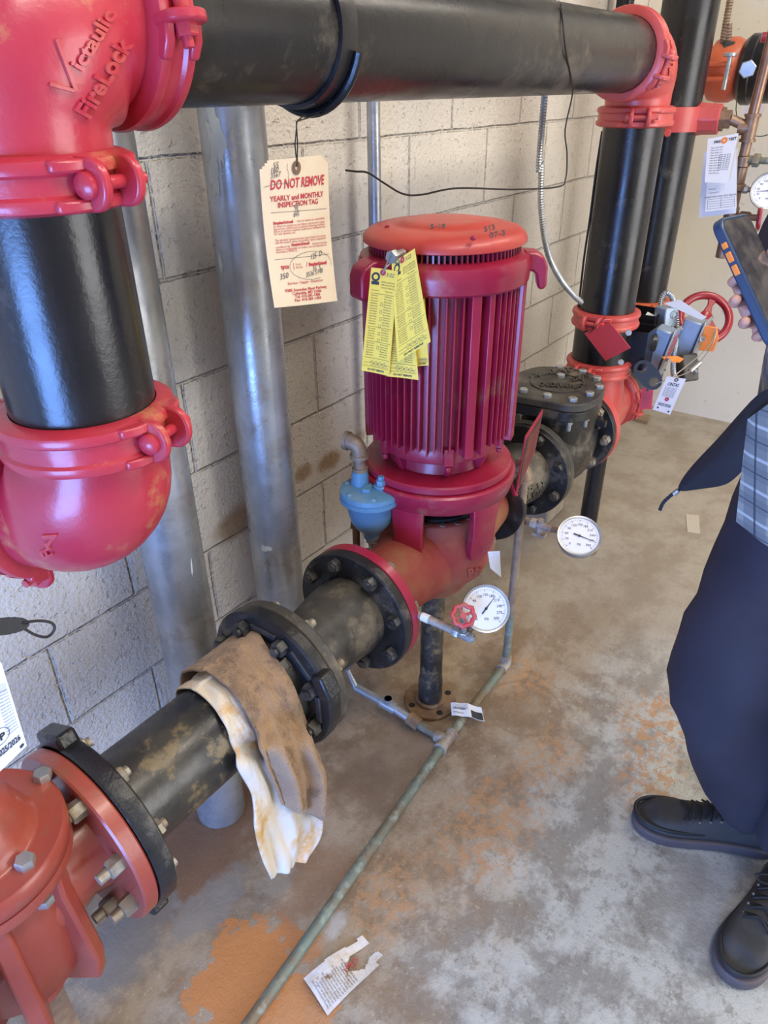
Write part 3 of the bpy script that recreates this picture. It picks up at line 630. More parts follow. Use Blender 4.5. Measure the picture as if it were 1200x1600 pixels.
# little red valve wheel on trim
hw = onX(1186, 341, jx.x - .02)
def wheel(c, n, r, name, m, parent, lobes=6, spokes=3, tr_=.18, hub=.2, up=None):
    c = V(c); u, v, n = frame(n, up); b = MB(); seg = 48
    pts = [c + (u * math.cos(2 * PI * i / seg) + v * math.sin(2 * PI * i / seg)) * r * (1 + (.07 * math.cos(lobes * 2 * PI * i / seg) if lobes else 0)) for i in range(seg)]
    b.tube(pts, r * tr_, 10, closed=True)
    for k in range(spokes):
        a = 2 * PI * k / spokes + .5; d = u * math.cos(a) + v * math.sin(a); b.tube([c + d * r * .1, c + d * r * .5 + n * (-.0), c + d * r], [r * .16, r * .10, r * .13], 8)
    b.lathe([(0, -r * .16), (r * hub, -r * .16), (r * hub, r * .16), (0, r * .16)], c, n, 16); return part(name, b, m, parent, smooth=60)
t = thing('shutoff_valve', 'small angle valve with a dark red wheel at the right edge under the gauge', 'valve', hw)
wheel(hw, (.25, -1, .1), .034, 'handwheel', 'handred', t, lobes=5, spokes=5)
part('valve_stem', MB().tube([hw, V((jx.x, jx.y, hw.z + .0))], .010, 12).hexa(hw + (V((jx.x, jx.y, hw.z)) - hw) * .35, V((jx.x, jx.y, hw.z)) - hw, .017, .03), 'brass', t)

# ---- far horizontal line: coupling, check valve body on the far wall side
fx = 3.25; fc = onX(1128, 110, fx)
t = thing('grooved_fitting', 'coral and orange bolted coupling at the top right, beside the rear riser', 'coupling', fc)
b = MB().lathe([(0, -.13), (.070, -.13), (.086, -.12), (.088, -.06), (.074, -.045), (.0, -.045)], fc, (0, -1, 0), 48); part('red_housing', b, 'red_far', t)
b = MB().lathe([(0, -.045), (.070, -.045), (.096, -.03), (.104, 0), (.104, .04), (.09, .07), (.075, .08), (0, .08)], fc, (0, -1, 0), 48); part('orange_housing', b, 'orange_red', t, label='orange painted half of the coupling')
q = onR(1136, 112, 3.18); part('bolt', MB().tube([q + V((0, 0, .055)), q - V((0, 0, .055))], .008, 12).disc(.022, -.006, .006, q + V((0, 0, .05)), (0, 0, 1), 20), 'zinc', t)
for k in (-.022, .022): part('bolt_pad', MB().box(q + V((.02, .045, k)), (.05, .10, .016)), 'orange_red', t, bevel=.005)
f2 = fc + V((0, -.165, 0))
t = thing('flow_valve', 'black round valve body with a metal plug, cut by the right edge at the top', 'valve', f2)
part('body', MB().lathe([(0, -.09), (.10, -.09), (.112, -.075), (.112, -.05), (.106, -.045), (.106, .05), (.112, .06), (.112, .08), (.09, .09), (0, .09)], f2, (0, -1, 0), 56), 'black', t)
q = onR(1168, 108, 3.13); part('plug', MB().hexa(q, CAM_O - q, .028, .02), 'zinc', t)
q = f2 + V((0, -.14, 0)); solo('pipe_coupling', MB().lathe([(0, -.05), (.10, -.05), (.104, 0), (.10, .30), (0, .30)], q, (0, -1, 0), 48), 'red_far', 'red coupling just at the right edge beyond the black valve body', 'coupling')
q = onX(1190, 58, 2.9); t = thing('valve_lever', 'small red lever handle at the top right edge', 'lever', q); part('grip', MB().tube([q, q + V((.05, -.16, -.01))], [.014, .016], 12), 'handred', t); part('arm', MB().tube([q + V((0.04, -.13, 0)), f2 + V((0, -.1, .1))], .006, 8), 'zinc', t)

# ------------------------------------------------------------ lower suction line
X0, X1 = .28, .33
def bolts(parent, xs, n, br, r, m, cy=YP, cz=ZB, ph=0, sgn=1, h=.014, stud=.01, name='bolt', skip=()):
    for k in range(n):
        if k in skip: continue
        a = 2 * PI * k / n + ph; o = V((xs, cy + math.cos(a) * br, cz + math.sin(a) * br)); b = MB()
        b.hexa(o, (sgn, 0, 0), r, h, ph=k * .7)
        if stud: b.tube([o + V((sgn * h * .8, 0, 0)), o + V((sgn * (h + stud), 0, 0))], r * .58, 12)
        part(name, b, m, parent)
def flange(parent, name, xa, xb, r, m, hub=None, seg=72):
    b = MB(); b.disc(r, 0, xb - xa, (xa, YP, ZB), (1, 0, 0), seg, ch=.003)
    if hub: h0, h1, rr = hub; b.lathe([(0, h0), (rr, h0), (rr, h1), (0, h1)], (xa, YP, ZB), (1, 0, 0), seg)
    return part(name, b, m, parent)
pipe('steel_pipe', (.315, YP, ZB), (.74, YP, ZB), PR, 'black_dusty', 'dusty scuffed black horizontal pipe low by the wall, under the towel')
# red valve at lower left
VX, VZ = .150, .70
t = thing('gate_valve', 'orange-red cast valve with a round bolted bonnet in the lower left corner', 'valve', (VX, YP, .3))
RBN = .118
b = MB().lathe([(.07, -.014), (RBN - .004, -.014), (RBN, -.010), (RBN, .014), (RBN - .004, .018), (.086, .018), (.080, .022), (.074, .036), (.068, .058), (.058, .075), (.045, .083), (0, .085)], (VX, YP, VZ - .018), (0, 0, 1), 72); part('bonnet', b, 'valve_red', t, smooth=45)
b = MB().lathe([(0, -.04), (RBN - .014, -.04), (RBN - .003, -.035), (RBN - .001, -.03), (RBN - .001, -.0145), (RBN - .004, -.0145), (0, -.0145)], (VX, YP, VZ - .018), (0, 0, 1), 72)
part('body_flange', b, 'valve_red', t)
b = MB().lathe([(0, -.16), (.06, -.16), (.088, -.12), (.092, -.04), (.09, .10), (0, .10)], (VX, YP, VZ - .14), (0, 0, 1), 56)
b.lathe([(0, -.07), (.08, -.07), (.085, .05), (.075, .1), (.084, .128), (0, .128)], (VX, YP, ZB), (1, 0, 0), 56); b.lathe([(0, 0), (.085, 0), (.078, .13), (.15, .13), (.15, .155), (0, .155)], (VX, YP, ZB), (-1, 0, 0), 56)
part('body', b, 'valve_red', t, smooth=50)
for da in (-.95, -1.9, -2.7):
    d_ = V((math.cos(da), math.sin(da), 0)); n2_ = V((-d_.y, d_.x, 0)); c_ = V((VX, YP, VZ - .056))
    part('rib', MB().prism([(.05, 0), (.108, 0), (.106, -.05), (.118, -.20), (.112, -.25), (.05, -.25)], c_ - n2_ * .013, d_, (0, 0, 1), n2_, .026), 'valve_red', t, bevel=.005)
part('drain_boss', MB().lathe([(0, 0), (.045, 0), (.05, .06), (0, .06)], (VX, YP, .36), (0, 0, 1), 40), 'valve_red', t)
flange(t, 'flange', .277, .302, .148, 'valve_red')
for x_, y_ in ((67, 1213), (40, 1348), (14, 1160)):
    o = onZ(x_, y_, VZ + .003); part('bolt', MB().hexa(o - V((0, 0, .004)), (0, 0, 1), .0125, .013), 'zinc', t)
o = onZ(70, 1406, VZ - .066); part('nut', MB().hexa(o + V((0, 0, .008)), (0, 0, -1), .012, .014), 'zinc', t)
bolts(t, .277, 8, .121, .0145, 'nut', ph=PI / 8, sgn=-1, h=.020, stud=.016, name='flange_nut')
b = MB().box((VX, YP, .18), (.05, .05, .36)).disc(.075, 0, .012, (VX, YP, 0), (0, 0, 1)); solo('valve_stand', b, 'rust', 'rusty stand on the floor beneath the orange-red valve', 'stand')
# adapter flange
t = thing('adapter_flange', 'black bolted adapter flange between the orange-red valve and the dusty pipe', 'flange', (.315, YP, ZB))
b = MB().lathe([(PR, .003), (.149, .003), (.152, .008), (.152, .030), (.146, .034), (.112, .036), (.104, .044), (PR + .001, .046), (PR, .003)], (.300, YP, ZB), (1, 0, 0), 72); part('ring', b, 'cast', t)
for a in (65, 245):
    d = V((0, math.cos(math.radians(a)), math.sin(math.radians(a)))); tg = V((0, -d.z, d.y)); b = MB().box(V((.319, YP, ZB)) + d * .153, (.032, .075, .03), (1, 0, 0), d); part('lug', b, 'cast', t, bevel=.006)
bolts(t, .334, 8, .121, .014, 'nut', ph=PI / 8, h=.013, stud=.007)
0 and part('gasket_bolt', MB().tube([(.349, YP - .03, ZB + .098), (.349, YP - .095, ZB + .045)], .006, 12).hexa((.349, YP - .03, ZB + .098), (0, .8, .6), .011, .01), 'nut', t)
# second adapter and plain flange
t = thing('adapter_flange', 'black grooved adapter flange on the dusty pipe, just right of the towel', 'flange', (.70, YP, ZB))
b = MB().lathe([(PR, -.02), (PR + .016, -.02), (PR + .02, -.002), (.115, 0), (.145, .003), (.149, .008), (.149, .028), (.146, .031), (PR, .031), (PR, -.02)], (.685, YP, ZB), (1, 0, 0), 72); part('ring', b, 'cast', t)
for k in range(8):
    a = 2 * PI * k / 8 + PI / 8 + .39; d = V((0, math.cos(a), math.sin(a))); part('rib', MB().box(V((.688, YP, ZB)) + d * .122, (.012, .062, .012), (1, 0, 0), d), 'castgrey', t, bevel=.002)
bolts(t, .685, 8, .121, .0155, 'blacknut', ph=PI / 8, sgn=-1, h=.018, stud=.006)
for a in (155, -25):
    d = V((0, math.cos(math.radians(a)), math.sin(math.radians(a)))); part('lug', MB().box(V((.692, YP, ZB)) + d * .152, (.034, .05, .03), (1, 0, 0), d), 'cast', t, bevel=.005)
t = thing('flanged_reducer', 'dusty black cast reducer spool with a flange at each end, left of the pump', 'reducer', (.85, YP, ZB))
flange(t, 'near_flange', .7165, .742, .146, 'castgrey'); flange(t, 'far_flange', .938, .963, .142, 'cast')
part('body', MB().lathe([(0, 0), (.070, 0), (.070, .02), (.074, .06), (.084, .13), (.088, .17), (.086, .205), (0, .205)], (.737, YP, ZB), (1, 0, 0), 56), 'castgrey', t, smooth=50)
bolts(t, .742, 8, .119, .0145, 'nut', ph=PI / 8, h=.015, stud=.012, name='near_nut')
bolts(t, .938, 8, .119, .0150, 'blacknut', ph=PI / 8 + .1, sgn=-1, h=.016, stud=.004, name='far_bolt')

# ------------------------------------------------------------ pump
PX, PY = 1.285, .784; AZ = math.atan2(PY, PX)
def pol(a, r, z): return V((PX + math.cos(a) * r, PY + math.sin(a) * r, z))
FR = AZ + PI   # direction towards the camera
pump = thing('pump', 'red vertical inline pump casing with cage bracket, streaked with rust', 'pump', (PX, PY, .45))
b = MB().lathe([(0, .425), (.070, .425), (.082, .44), (.10, .47), (.128, .50), (.143, .535), (.146, .575), (.140, .605), (.128, .622), (.122, .632), (.120, .66), (.116, .664), (.10, .664), (.098, .64), (0, .64)], (PX, PY, 0), (0, 0, 1), 80)
b.lathe([(0, .0), (.085, .0), (.082, .06), (.088, .14), (.10, .22), (0, .22)], (.985, YP, ZB - .0), (1, 0, -.03), 56)
b.lathe([(0, .0), (.10, .0), (.08, .10), (.07, .22), (0, .22)], (PX + .05, YP, ZB - .02), (1, 0, .1), 48)
casing = part('casing', b, 'rusty_red', pump, smooth=50)
decal(pump, 'raised_lettering', [('PATT', (731, 900), 8, 17, .8, 1)], casing, 'rusty_red', lift=.004)
b = MB().disc(.142, 0, .024, (.964, YP, ZB), (1, 0, 0), 72); part('suction_flange', b, 'crimson', pump)
bolts(pump, .988, 8, .120, .0145, 'nut', ph=PI / 8 + .1, h=.016, stud=.004, name='flange_nut')
part('bearing_cover', MB().lathe([(0, .655), (.098, .655), (.098, .672), (.06, .678), (.05, .74), (.022, .75), (.022, .80), (0, .80)], (PX, PY, 0), (0, 0, 1), 48), 'dark', pump)
for k in range(10): p = pol(FR - 1.5 + k * .33, .108, .66); part('casing_bolt', MB().hexa(p - V((0, 0, .002)), (0, 0, 1), .009, .008), 'nut', pump)
# cage: top ring plus four legs
b = MB().lathe([(.10, .723), (.168, .723), (.172, .727), (.176, .745), (.179, .75), (.179, .768), (.175, .772), (.10, .772), (.10, .723)], (PX, PY, 0), (0, 0, 1), 80); cage = part('cage_ring', b, 'crimson', pump)
b = MB().lathe([(.118, .575), (.150, .59), (.158, .603), (.156, .612), (.120, .622), (.118, .575)], (PX, PY, 0), (0, 0, 1), 80)
for a in (FR - .39, FR + .74, FR - .39 + PI, FR + .74 + PI):
    n_ = 6; hw_ = .235
    out = []
    for i in range(n_ + 1):
        q = a - hw_ + 2 * hw_ * i / n_
        out.append(q)
    vs = []; 
    for z_, ro, ri, k_ in ((.730, .172, .150, 1.0), (.66, .168, .148, .9), (.615, .165, .140, .95), (.585, .158, .13, .8)):
        for q in out: qq = a + (q - a) * k_; vs.append(pol(qq, ro, z_))
        for q in out: qq = a + (q - a) * k_; vs.append(pol(qq, ri, z_))
    fs = []; W = 2 * (n_ + 1)
    for j in range(3):
        for i in range(n_): fs.append((j * W + i, j * W + i + 1, (j + 1) * W + i + 1, (j + 1) * W + i)); k = n_ + 1; fs.append((j * W + k + i, (j + 1) * W + k + i, (j + 1) * W + k + i + 1, j * W + k + i + 1))
        fs.append((j * W, (j + 1) * W, (j + 1) * W + n_ + 1, j * W + n_ + 1)); fs.append((j * W + n_, j * W + 2 * n_ + 1, (j + 1) * W + 2 * n_ + 1, (j + 1) * W + n_))
    fs.append(tuple(3 * W + i for i in range(n_ + 1)) + tuple(3 * W + i for i in reversed(range(n_ + 1, W)))); fs.append(tuple(reversed(range(n_ + 1))) + tuple(range(n_ + 1, W)))
    part('cage_leg', MB().add(vs, fs), 'crimson', cage, bevel=.003)
# seal hardware visible in the window
for a in (FR - .10, FR + .08): part('gland_nut', MB().hexa(pol(a, .075, .70), (0, 0, 1), .009, .014).tube([pol(a, .075, .68), pol(a, .075, .72)], .005, 10), 'zinc', pump)
# motor
mo = thing('electric_motor', 'tall crimson finned electric motor with a round hood, standing on the pump', 'motor', (PX, PY, .772))
b = MB().lathe([(0, .7725), (.166, .7725), (.169, .776), (.169, .788), (.166, .792), (.11, .794), (.108, .80), (.106, .835), (0, .835)], (PX, PY, 0), (0, 0, 1), 80); part('mounting_plate', b, 'crimson', mo)
b = MB().lathe([(0, .828), (.128, .828), (.137, .834), (.140, .86), (.136, .868), (0, .868)], (PX, PY, 0), (0, 0, 1), 80); part('lower_end_bell', b, 'crimson', mo)
for a in (FR - .75, FR + .18, FR + .95, FR + PI, FR - 1.7, FR + 1.9):
    d = V((math.cos(a), math.sin(a), 0)); tg = V((-d.y, d.x, 0))
    b = MB().prism([(.10, .793), (.118, .793), (.138, .845), (.10, .845)], V((PX, PY, 0)) - tg * .007, d, (0, 0, 1), tg, .014)
    part('foot_rib', b, 'crimson', mo, bevel=.002)
for a in (FR + .16, FR - .95, FR + 1.3): part('end_bell_boss', MB().box(pol(a, .139, .852), (.02, .022, .04), (math.cos(a), math.sin(a), 0)).hexa(pol(a, .142, .830), (0, 0, -1), .008, .012), 'crimson', mo, bevel=.002)
part('stator_frame', MB().lathe([(0, .862), (.137, .862), (.139, 1.20), (0, 1.20)], (PX, PY, 0), (0, 0, 1), 80), 'crimson', mo)
b = MB(); nf = 62
for k in range(nf):
    a = FR + 2 * PI * (k + .5) / nf; rel = (k + .5) / nf * 2 * PI; rel = rel if rel < PI else rel - 2 * PI
    if .40 < rel < .60 or 1.22 < rel < 1.42 or -1.45 < rel < -1.3: continue
    d = V((math.cos(a), math.sin(a), 0)); tg = V((-d.y, d.x, 0)); ro = .161; zb = .858 + (.01 if k % 3 else 0)
    b.add([pol(a, .13, zb) - tg * .0022, pol(a, .13, zb) + tg * .0022, pol(a, ro, zb) + tg * .0014, pol(a, ro, zb) - tg * .0014,
           pol(a, .13, 1.205) - tg * .0022, pol(a, .13, 1.205) + tg * .0022, pol(a, ro, 1.205) + tg * .0014, pol(a, ro, 1.205) - tg * .0014], [(0, 1, 2, 3), (7, 6, 5, 4), (0, 3, 7, 4), (1, 5, 6, 2), (3, 2, 6, 7), (0, 4, 5, 1)])
part('cooling_fins', b, 'crimson', mo)
for rel, wd, ro in ((.40, .020, .166), (.62, .012, .163), (1.32, .034, .168), (-1.37, .03, .166)):
    a = FR + rel; d = V((math.cos(a), math.sin(a), 0)); b = MB().box(pol(a, ro - .015, 1.03), (.03, wd, .35), d)
    part('frame_bar', b, 'crimson', mo, bevel=.002)
b = MB().lathe([(0, 1.188), (.166, 1.188), (.171, 1.193), (.173, 1.215), (.173, 1.225), (.168, 1.238), (.155, 1.245), (.145, 1.246), (0, 1.246)], (PX, PY, 0), (0, 0, 1), 80); part('upper_end_bell', b, 'crimson', mo)
for s_ in (-1, 1):
    a = AZ + s_ * PI / 2 + (.62 if s_ > 0 else 0); d = V((math.cos(a), math.sin(a), 0)); tg = V((-d.y, d.x, 0))
    b = MB().prism([(.155, 1.245), (.18, 1.243), (.198, 1.232), (.205, 1.215), (.206, 1.178), (.198, 1.17), (.188, 1.174), (.183, 1.20), (.176, 1.207), (.160, 1.207)], V((PX, PY, 0)) - tg * .024, d, (0, 0, 1), tg, .048)
    part('lifting_lug', b, 'crimson', mo, bevel=.005)
b = MB(); ng = 90
for k in range(ng):
    a = 2 * PI * k / ng; d = V((math.cos(a), math.sin(a), 0)); b.box(pol(a, .148, 1.256), (.006, .0035, .024), d)
part('air_grille', b, 'crimson', mo); part('fan_shroud', MB().lathe([(0, 1.244), (.138, 1.244), (.138, 1.27), (0, 1.27)], (PX, PY, 0), (0, 0, 1), 64), 'dark', mo)
b = MB().lathe([(.11, 1.268), (.150, 1.266), (.159, 1.262), (.162, 1.264), (.162, 1.270), (.158, 1.278), (.148, 1.286), (.13, 1.291), (.11, 1.2935), (.09, 1.2955), (.088, 1.298), (.05, 1.3005), (0, 1.301)], (PX, PY, 0), (0, 0, 1), 88); hood = part('hood', b, 'cap_red', mo, smooth=50)
for q in ((605, 355), (739, 372), (746, 345)):
    o = onZ(*q, 1.292); part('hood_screw', MB().sphere(o, .0055, 10, sq=.8), 'crimson', hood)
# chalk like scrawl on the hood
decal(hood, 'marker_scrawl', [('513', (757, 362), 14, 11, .2, 1.1), ('07-3', (765, 372), 10, 12, .2, 1.2), ('5-18', (672, 357), 2, 9, .1, 1.5)], hood, 'pencil', lift=.0008, ext=0)
# tag bolt
tb = onR(612, 402, 1.322)
part('tag_bolt', MB().tube([tb + (tb.normalized() * 0 + (V((PX, PY, tb.z)) - tb).normalized() * .04), tb], .008, 12).hexa(tb + (V((PX, PY, tb.z)) - tb).normalized() * .01, tb - V((PX, PY, tb.z)), .0125, .014), 'zinc', mo)
# suport leg
t = thing('pump_support', 'black pipe leg on a rusty round floor flange under the pump', 'support leg', (PX, PY, 0))
part('floor_flange', MB().disc(.074, 0, .012, (PX, PY, 0), (0, 0, 1), 48).disc(.042, .012, .022, (PX, PY, 0), (0, 0, 1), 40), 'rust', t)
part('leg', MB().lathe([(0, .02), (.034, .02), (.034, .09), (.031, .11), (.031, .43), (0, .43)], (PX, PY, 0), (0, 0, 1), 32), 'black_dusty', t)
for k in range(4): a = FR + .5 + k * PI / 2; part('bolt_hole_shade', MB().disc(.009, .0125, .0131, (PX + .058 * math.cos(a), PY + .058 * math.sin(a), 0), (0, 0, 1), 20, ch=.0001), 'dark', t, label='dark disc painting the shade of an empty bolt hole')  # black discs paint the shade inside the bolt holes

# ------------------------------------------------------------ blue air valve
bv = onX(579, 765, 1.11); bx, by = bv.x, bv.y
def zat(x, y):
    d = ray(x, y); t_ = math.hypot(bx, by) / math.hypot(d.x, d.y); return (CAM_O + d * t_).z
zf, zb_ = zat(580, 772), zat(581, 836); K = 1.30
t = thing('air_release_valve', 'round blue air release valve with a bolted lid, left of the pump', 'valve', (bx, by, zb_))
H_ = zf - zb_
part('bowl', MB().lathe([(0, zb_ - .004), (.014 * K, zb_ - .004), (.016 * K, zb_ + H_ * .10), (.026 * K, zb_ + H_ * .22), (.035 * K, zb_ + H_ * .38), (.040 * K, zb_ + H_ * .62), (.041 * K, zf - .01), (0, zf - .01)], (bx, by, 0), (0, 0, 1), 48), 'blue', t, smooth=50)
lid = part('lid', MB().lathe([(0, zf - .012), (.050 * K, zf - .012), (.053 * K, zf - .009), (.053 * K, zf + .000), (.0515 * K, zf + .001), (.0515 * K, zf + .003), (.053 * K, zf + .004), (.052 * K, zf + .014), (.045 * K, zf + .017), (.02 * K, zf + .020), (0, zf + .020)], (bx, by, 0), (0, 0, 1), 48), 'blue', t)
for k in range(6): a = FR + .2 + k * PI / 3; part('lid_bolt', MB().sphere((bx + .044 * K * math.cos(a), by + .044 * K * math.sin(a), zf + .016), .0075, 10, sq=.7), 'blue', lid)
rt = V((math.sin(AZ), -math.cos(AZ), 0)); fw = V((math.cos(AZ), math.sin(AZ), 0)); o = V((bx, by, zf + .016)) + rt * .024 - fw * .004
part('vent_plug', MB().disc(.017, 0, .011, o, (0, 0, 1), 24).hexa(o + V((0, 0, .011)), (0, 0, 1), .012, .012).hexa(o + V((0, 0, .023)), (0, 0, 1), .0075, .009), 'blue', lid)
part('nameplate', MB().box(V((bx, by, zf + .023)) - rt * .006 - fw * .016, (.028, .018, .008), (.9, .45, 0)), 'blue', lid, bevel=.001)
o = V((bx, by, zf + .016)) - rt * .024 + fw * .012; ztop = zat(560, 697)
part('inlet_boss', MB().lathe([(0, 0), (.021, 0), (.019, .024), (.018, .036), (0, .036)], o, (0, 0, 1), 24), 'blue', t)
t = thing('pipe_bend', 'brown corroded pipe elbow standing on top of the blue valve', 'pipe elbow', o + V((0, 0, .036)))
zz = ztop - o.z; dirv = (-rt * .92 + V((.3, .3, 0))).normalized()
part('nipple', MB().tube([o + V((0, 0, .034)), o + V((0, 0, zz - .02))], .0135, 18).tube([o + V((0, 0, .034)), o + V((0, 0, .044))], .017, 18), 'brown', t)
ep = elbow_pts(o + V((0, 0, zz)), (0, 0, -1), dirv, .034, .023)
part('elbow', MB().tube(ep, .0175, 20).tube([ep[0], ep[0] + (ep[1] - ep[0]).normalized() * .008], .021, 20).tube([ep[-1], ep[-1] - dirv * .009], .021, 20), 'brown', t, smooth=50)
t = thing('valve_nipple', 'short steel nipple joining the blue valve to the pump casing', 'pipe', (bx, by, zb_ - .1))
part('nipple', MB().tube([(bx, by, zb_ + .002), (bx + .01, by, zb_ - .05)], .0115, 16).hexa((bx, by, zb_ - .008), (0, 0, -1), .013, .012), 'galv', t)
part('lower_elbow', MB().tube([(bx + .01, by, zb_ - .045), (bx + .012, by, zb_ - .07), (bx + .06, by - .03, zb_ - .085), (PX - .07, PY + .03, .54)], .014, 16), 'brown', t)
o = onR(556, 818, 1.50); t = thing('drain_stub', 'dark rusty upright pipe with an elbow behind the blue valve', 'pipe', o)
part('pipe', MB().tube([o, V((o.x, o.y, .50))], .0095, 14), 'rust', t); part('elbow', MB().tube([o + V((0, 0, -.01)), o + V((0, 0, .012)), o + V((.02, -.02, .02)), o + V((.07, -.06, .02))], .014, 16), 'rust', t, smooth=50)
part('base_fitting', MB().tube([V((o.x - .02, o.y + .01, .51)), V((o.x + .05, o.y - .02, .50))], .017, 16), 'brown', t)

# ------------------------------------------------------------ floor drain piping
zt = .016
e = onZ(788, 1040, zt); te = onZ(697, 1158, zt); lo = onZ(386, 1604, zt)
lo2 = te + (lo - te) * 1.35
t = thing('drain_pipe', 'long copper drain pipe with green patina lying along the floor', 'pipe', te)
part('pipe', MB().tube([e, te, lo, lo2], .0125, 24), 'patina', t)
b = MB(); d = (e - te).normalized(); b.tube([te - d * .03, te + d * .03], .0165, 20)
br_ = onZ(655, 1133, zt); b.tube([te, te + (br_ - te).normalized() * .032], .0165, 20)
for k in (-.03, .03): b.tube([te + d * (k - .004), te + d * (k + .004)], .0185, 20)
part('tee_fitting', b, 'solder', t, label='crusted whitish tee fitting')
part('elbow_fitting', MB().tube([e - d * .022, e - d * .0, V((e.x, e.y, .022)) + d * .008, V((e.x, e.y, .05)) + d * .008], .0165, 20), 'solder', t, smooth=50)
t = thing('drain_branch', 'short drain branch with a small check fitting running back from the tee on the floor', 'pipework', br_)
f1 = onZ(618, 1108, .03); f2_ = onZ(556, 1074, .05)
part('green_nipple', MB().tube([te + (br_ - te).normalized() * .02, br_], .0115, 18), 'patina', t)
part('rusty_union', MB().tube([br_, br_ + (f1 - br_) * .45], .0185, 8), 'rust', t)
b = MB().tube([br_ + (f1 - br_) * .4, f1, f2_], .012, 18).tube([f1 + (f2_ - f1) * .0, f1 + (f2_ - f1) * .35], .0165, 18); fm = f1 + (f2_ - f1) * .18
b.tube([fm, fm + V((0, 0, .026))], .013, 18).hexa(fm + V((0, 0, .02)), (0, 0, 1), .014, .006); part('check_fitting', b, 'galv', t)
part('riser_nipple', MB().tube([f2_, f2_ + V((.0, .03, .06)), (f2_.x - .02, YP + .02, .43)], .010, 16), 'galv', t)
# standing copper pipe
t = thing('standing_pipe', 'slim upright brown and blue-grey pipe rising from the floor drain beside the pump', 'pipe', (e.x, e.y, 0)); ztp = .655
part('pipe', MB().tube([V((e.x, e.y, .05)) + d * .008, V((e.x, e.y, .22)) + d * .008], .0115, 20), 'patina', t); part('upper_pipe', MB().tube([V((e.x, e.y, .22)) + d * .008, V((e.x, e.y, ztp)) + d * .008], .0115, 20), 'brown', t)
tp = V((e.x, e.y, ztp)) + d * .008; ep = elbow_pts(tp + V((0, 0, .03)), (0, 0, -1), (-.4, .9, 0), .04, .028)
part('elbow', MB().tube(ep, .019, 20).tube([ep[0], ep[0] + V((0, 0, .008))], .0225, 20), 'brown', t, smooth=50)
part('branch', MB().tube([ep[-1], ep[-1] + V((-.03, .07, 0))], .012, 16), 'brown', t)

# ------------------------------------------------------------ gauges and cocks
sA = onX(652, 960, .99); sB = V((.99, 0, 0)); eB = onX(712, 985, .99); eB = V((.99, eB.y, sA.z))
t = thing('gauge_cock', 'white-crusted pipe stub with a little pink-red handwheel valve left of the lower gauge', 'valve', sA)
tip = onX(742, 997, .99); tip = V((.99, tip.y, sA.z))
part('pipe', MB().tube([sA + V((0, .012, 0)), eB], .0085, 16), 'solder', t); part('tape', MB().tube([sA + V((0, -.012, 0)), sA + V((0, -.03, 0))], .0092, 16), 'white', t, label='white thread tape')
mid = eB + (tip - eB) * .45
b = MB().tube([eB, tip + (eB - tip) * .2], .0105, 14).hexa(eB + V((0, .004, 0)), (0, -1, 0), .0125, .014).hexa(tip + V((0, .014, 0)), (0, -1, 0), .011, .01).tube([tip + V((0, .008, 0)), tip], .007, 12)
hwc = onX(724, 962, .975); b.tube([mid, hwc], .006, 12).hexa(mid, hwc - mid, .011, .012); part('valve_body', b, 'galv', t)
wheel(hwc, CAM_O - hwc + V((0, 0, .4)), .0205, 'handwheel', 'handpink', t, lobes=8, spokes=4, tr_=.22, hub=.3)
gc = onX(759, 951, 1.03)
gauge(gc, CAM_O - gc + V((.05, -.28, .1)), .046, 'white faced gauge in front of the pump, above the floor pipe', 40, stem=[gc - (CAM_O - gc).normalized() * .02, mid])
sA = onX(799, 806, 1.57); eB = V((1.57, onX(862, 830, 1.57).y, sA.z))
t = thing('gauge_branch', 'thin brown pipe stub with a small cock, left of the right-hand gauge', 'pipework', sA)
part('pipe', MB().tube([sA + V((0, .10, 0)), sA + (eB - sA) * .55], .0105, 16), 'brown', t)
m_ = sA + (eB - sA) * .72
part('cock', MB().tube([sA + (eB - sA) * .5, eB], .010, 14).hexa(sA + (eB - sA) * .5, (0, -1, 0), .015, .018).tube([m_ + V((0, 0, .018)), m_ - V((0, 0, .024))], .009, 12).box(m_ - V((0, 0, .028)), (.022, .034, .008)), 'solder', t)
gc = onX(905, 838, 1.55)
gauge(gc, CAM_O - gc + V((0, -.2, 1.5)), .054, 'white faced gauge standing clear right of the pump, over bare floor', 108, stem=[gc - (CAM_O - gc).normalized() * .02, eB])

# danger plate bracketed on the cage ring
dp = Patch(onR(848, 640, 1.80), onR(842, 655, 1.72), onR(818, 768, 1.56), onR(803, 760, 1.55))
tl, bl = onX(848, 640, 1.60), onX(826, 760, 1.545)
c1, c2, c3, c4 = onX(822, 682, 1.42), onX(849, 640, 1.58), onX(836, 705, 1.58), onX(806, 775, 1.42)
dp = Patch(c1, c2, c3, c4)
t = thing('notice_plate', 'red-edged notice plate tilted on a bracket beside the motor, seen edge on', 'sign', c4)
part('plate', dp.sheet(4, 8, th=.003), 'crimson', t)
b = MB(); dp.rect(b, .08, .10, .92, .90, off=.001); part('face', b, 'castgrey', t, label='grimy grey printed face')
b = MB()
for i in range(9): dp.rect(b, .16, .18 + i * .075, .82, .20 + i * .075, off=.002)
part('faded_print', b, 'redtag', t)
part('bracket', MB().tube([c4 - V((0, 0, 0)), pol(AZ - 1.0, .175, .76)], .006, 8), 'crimson', t)

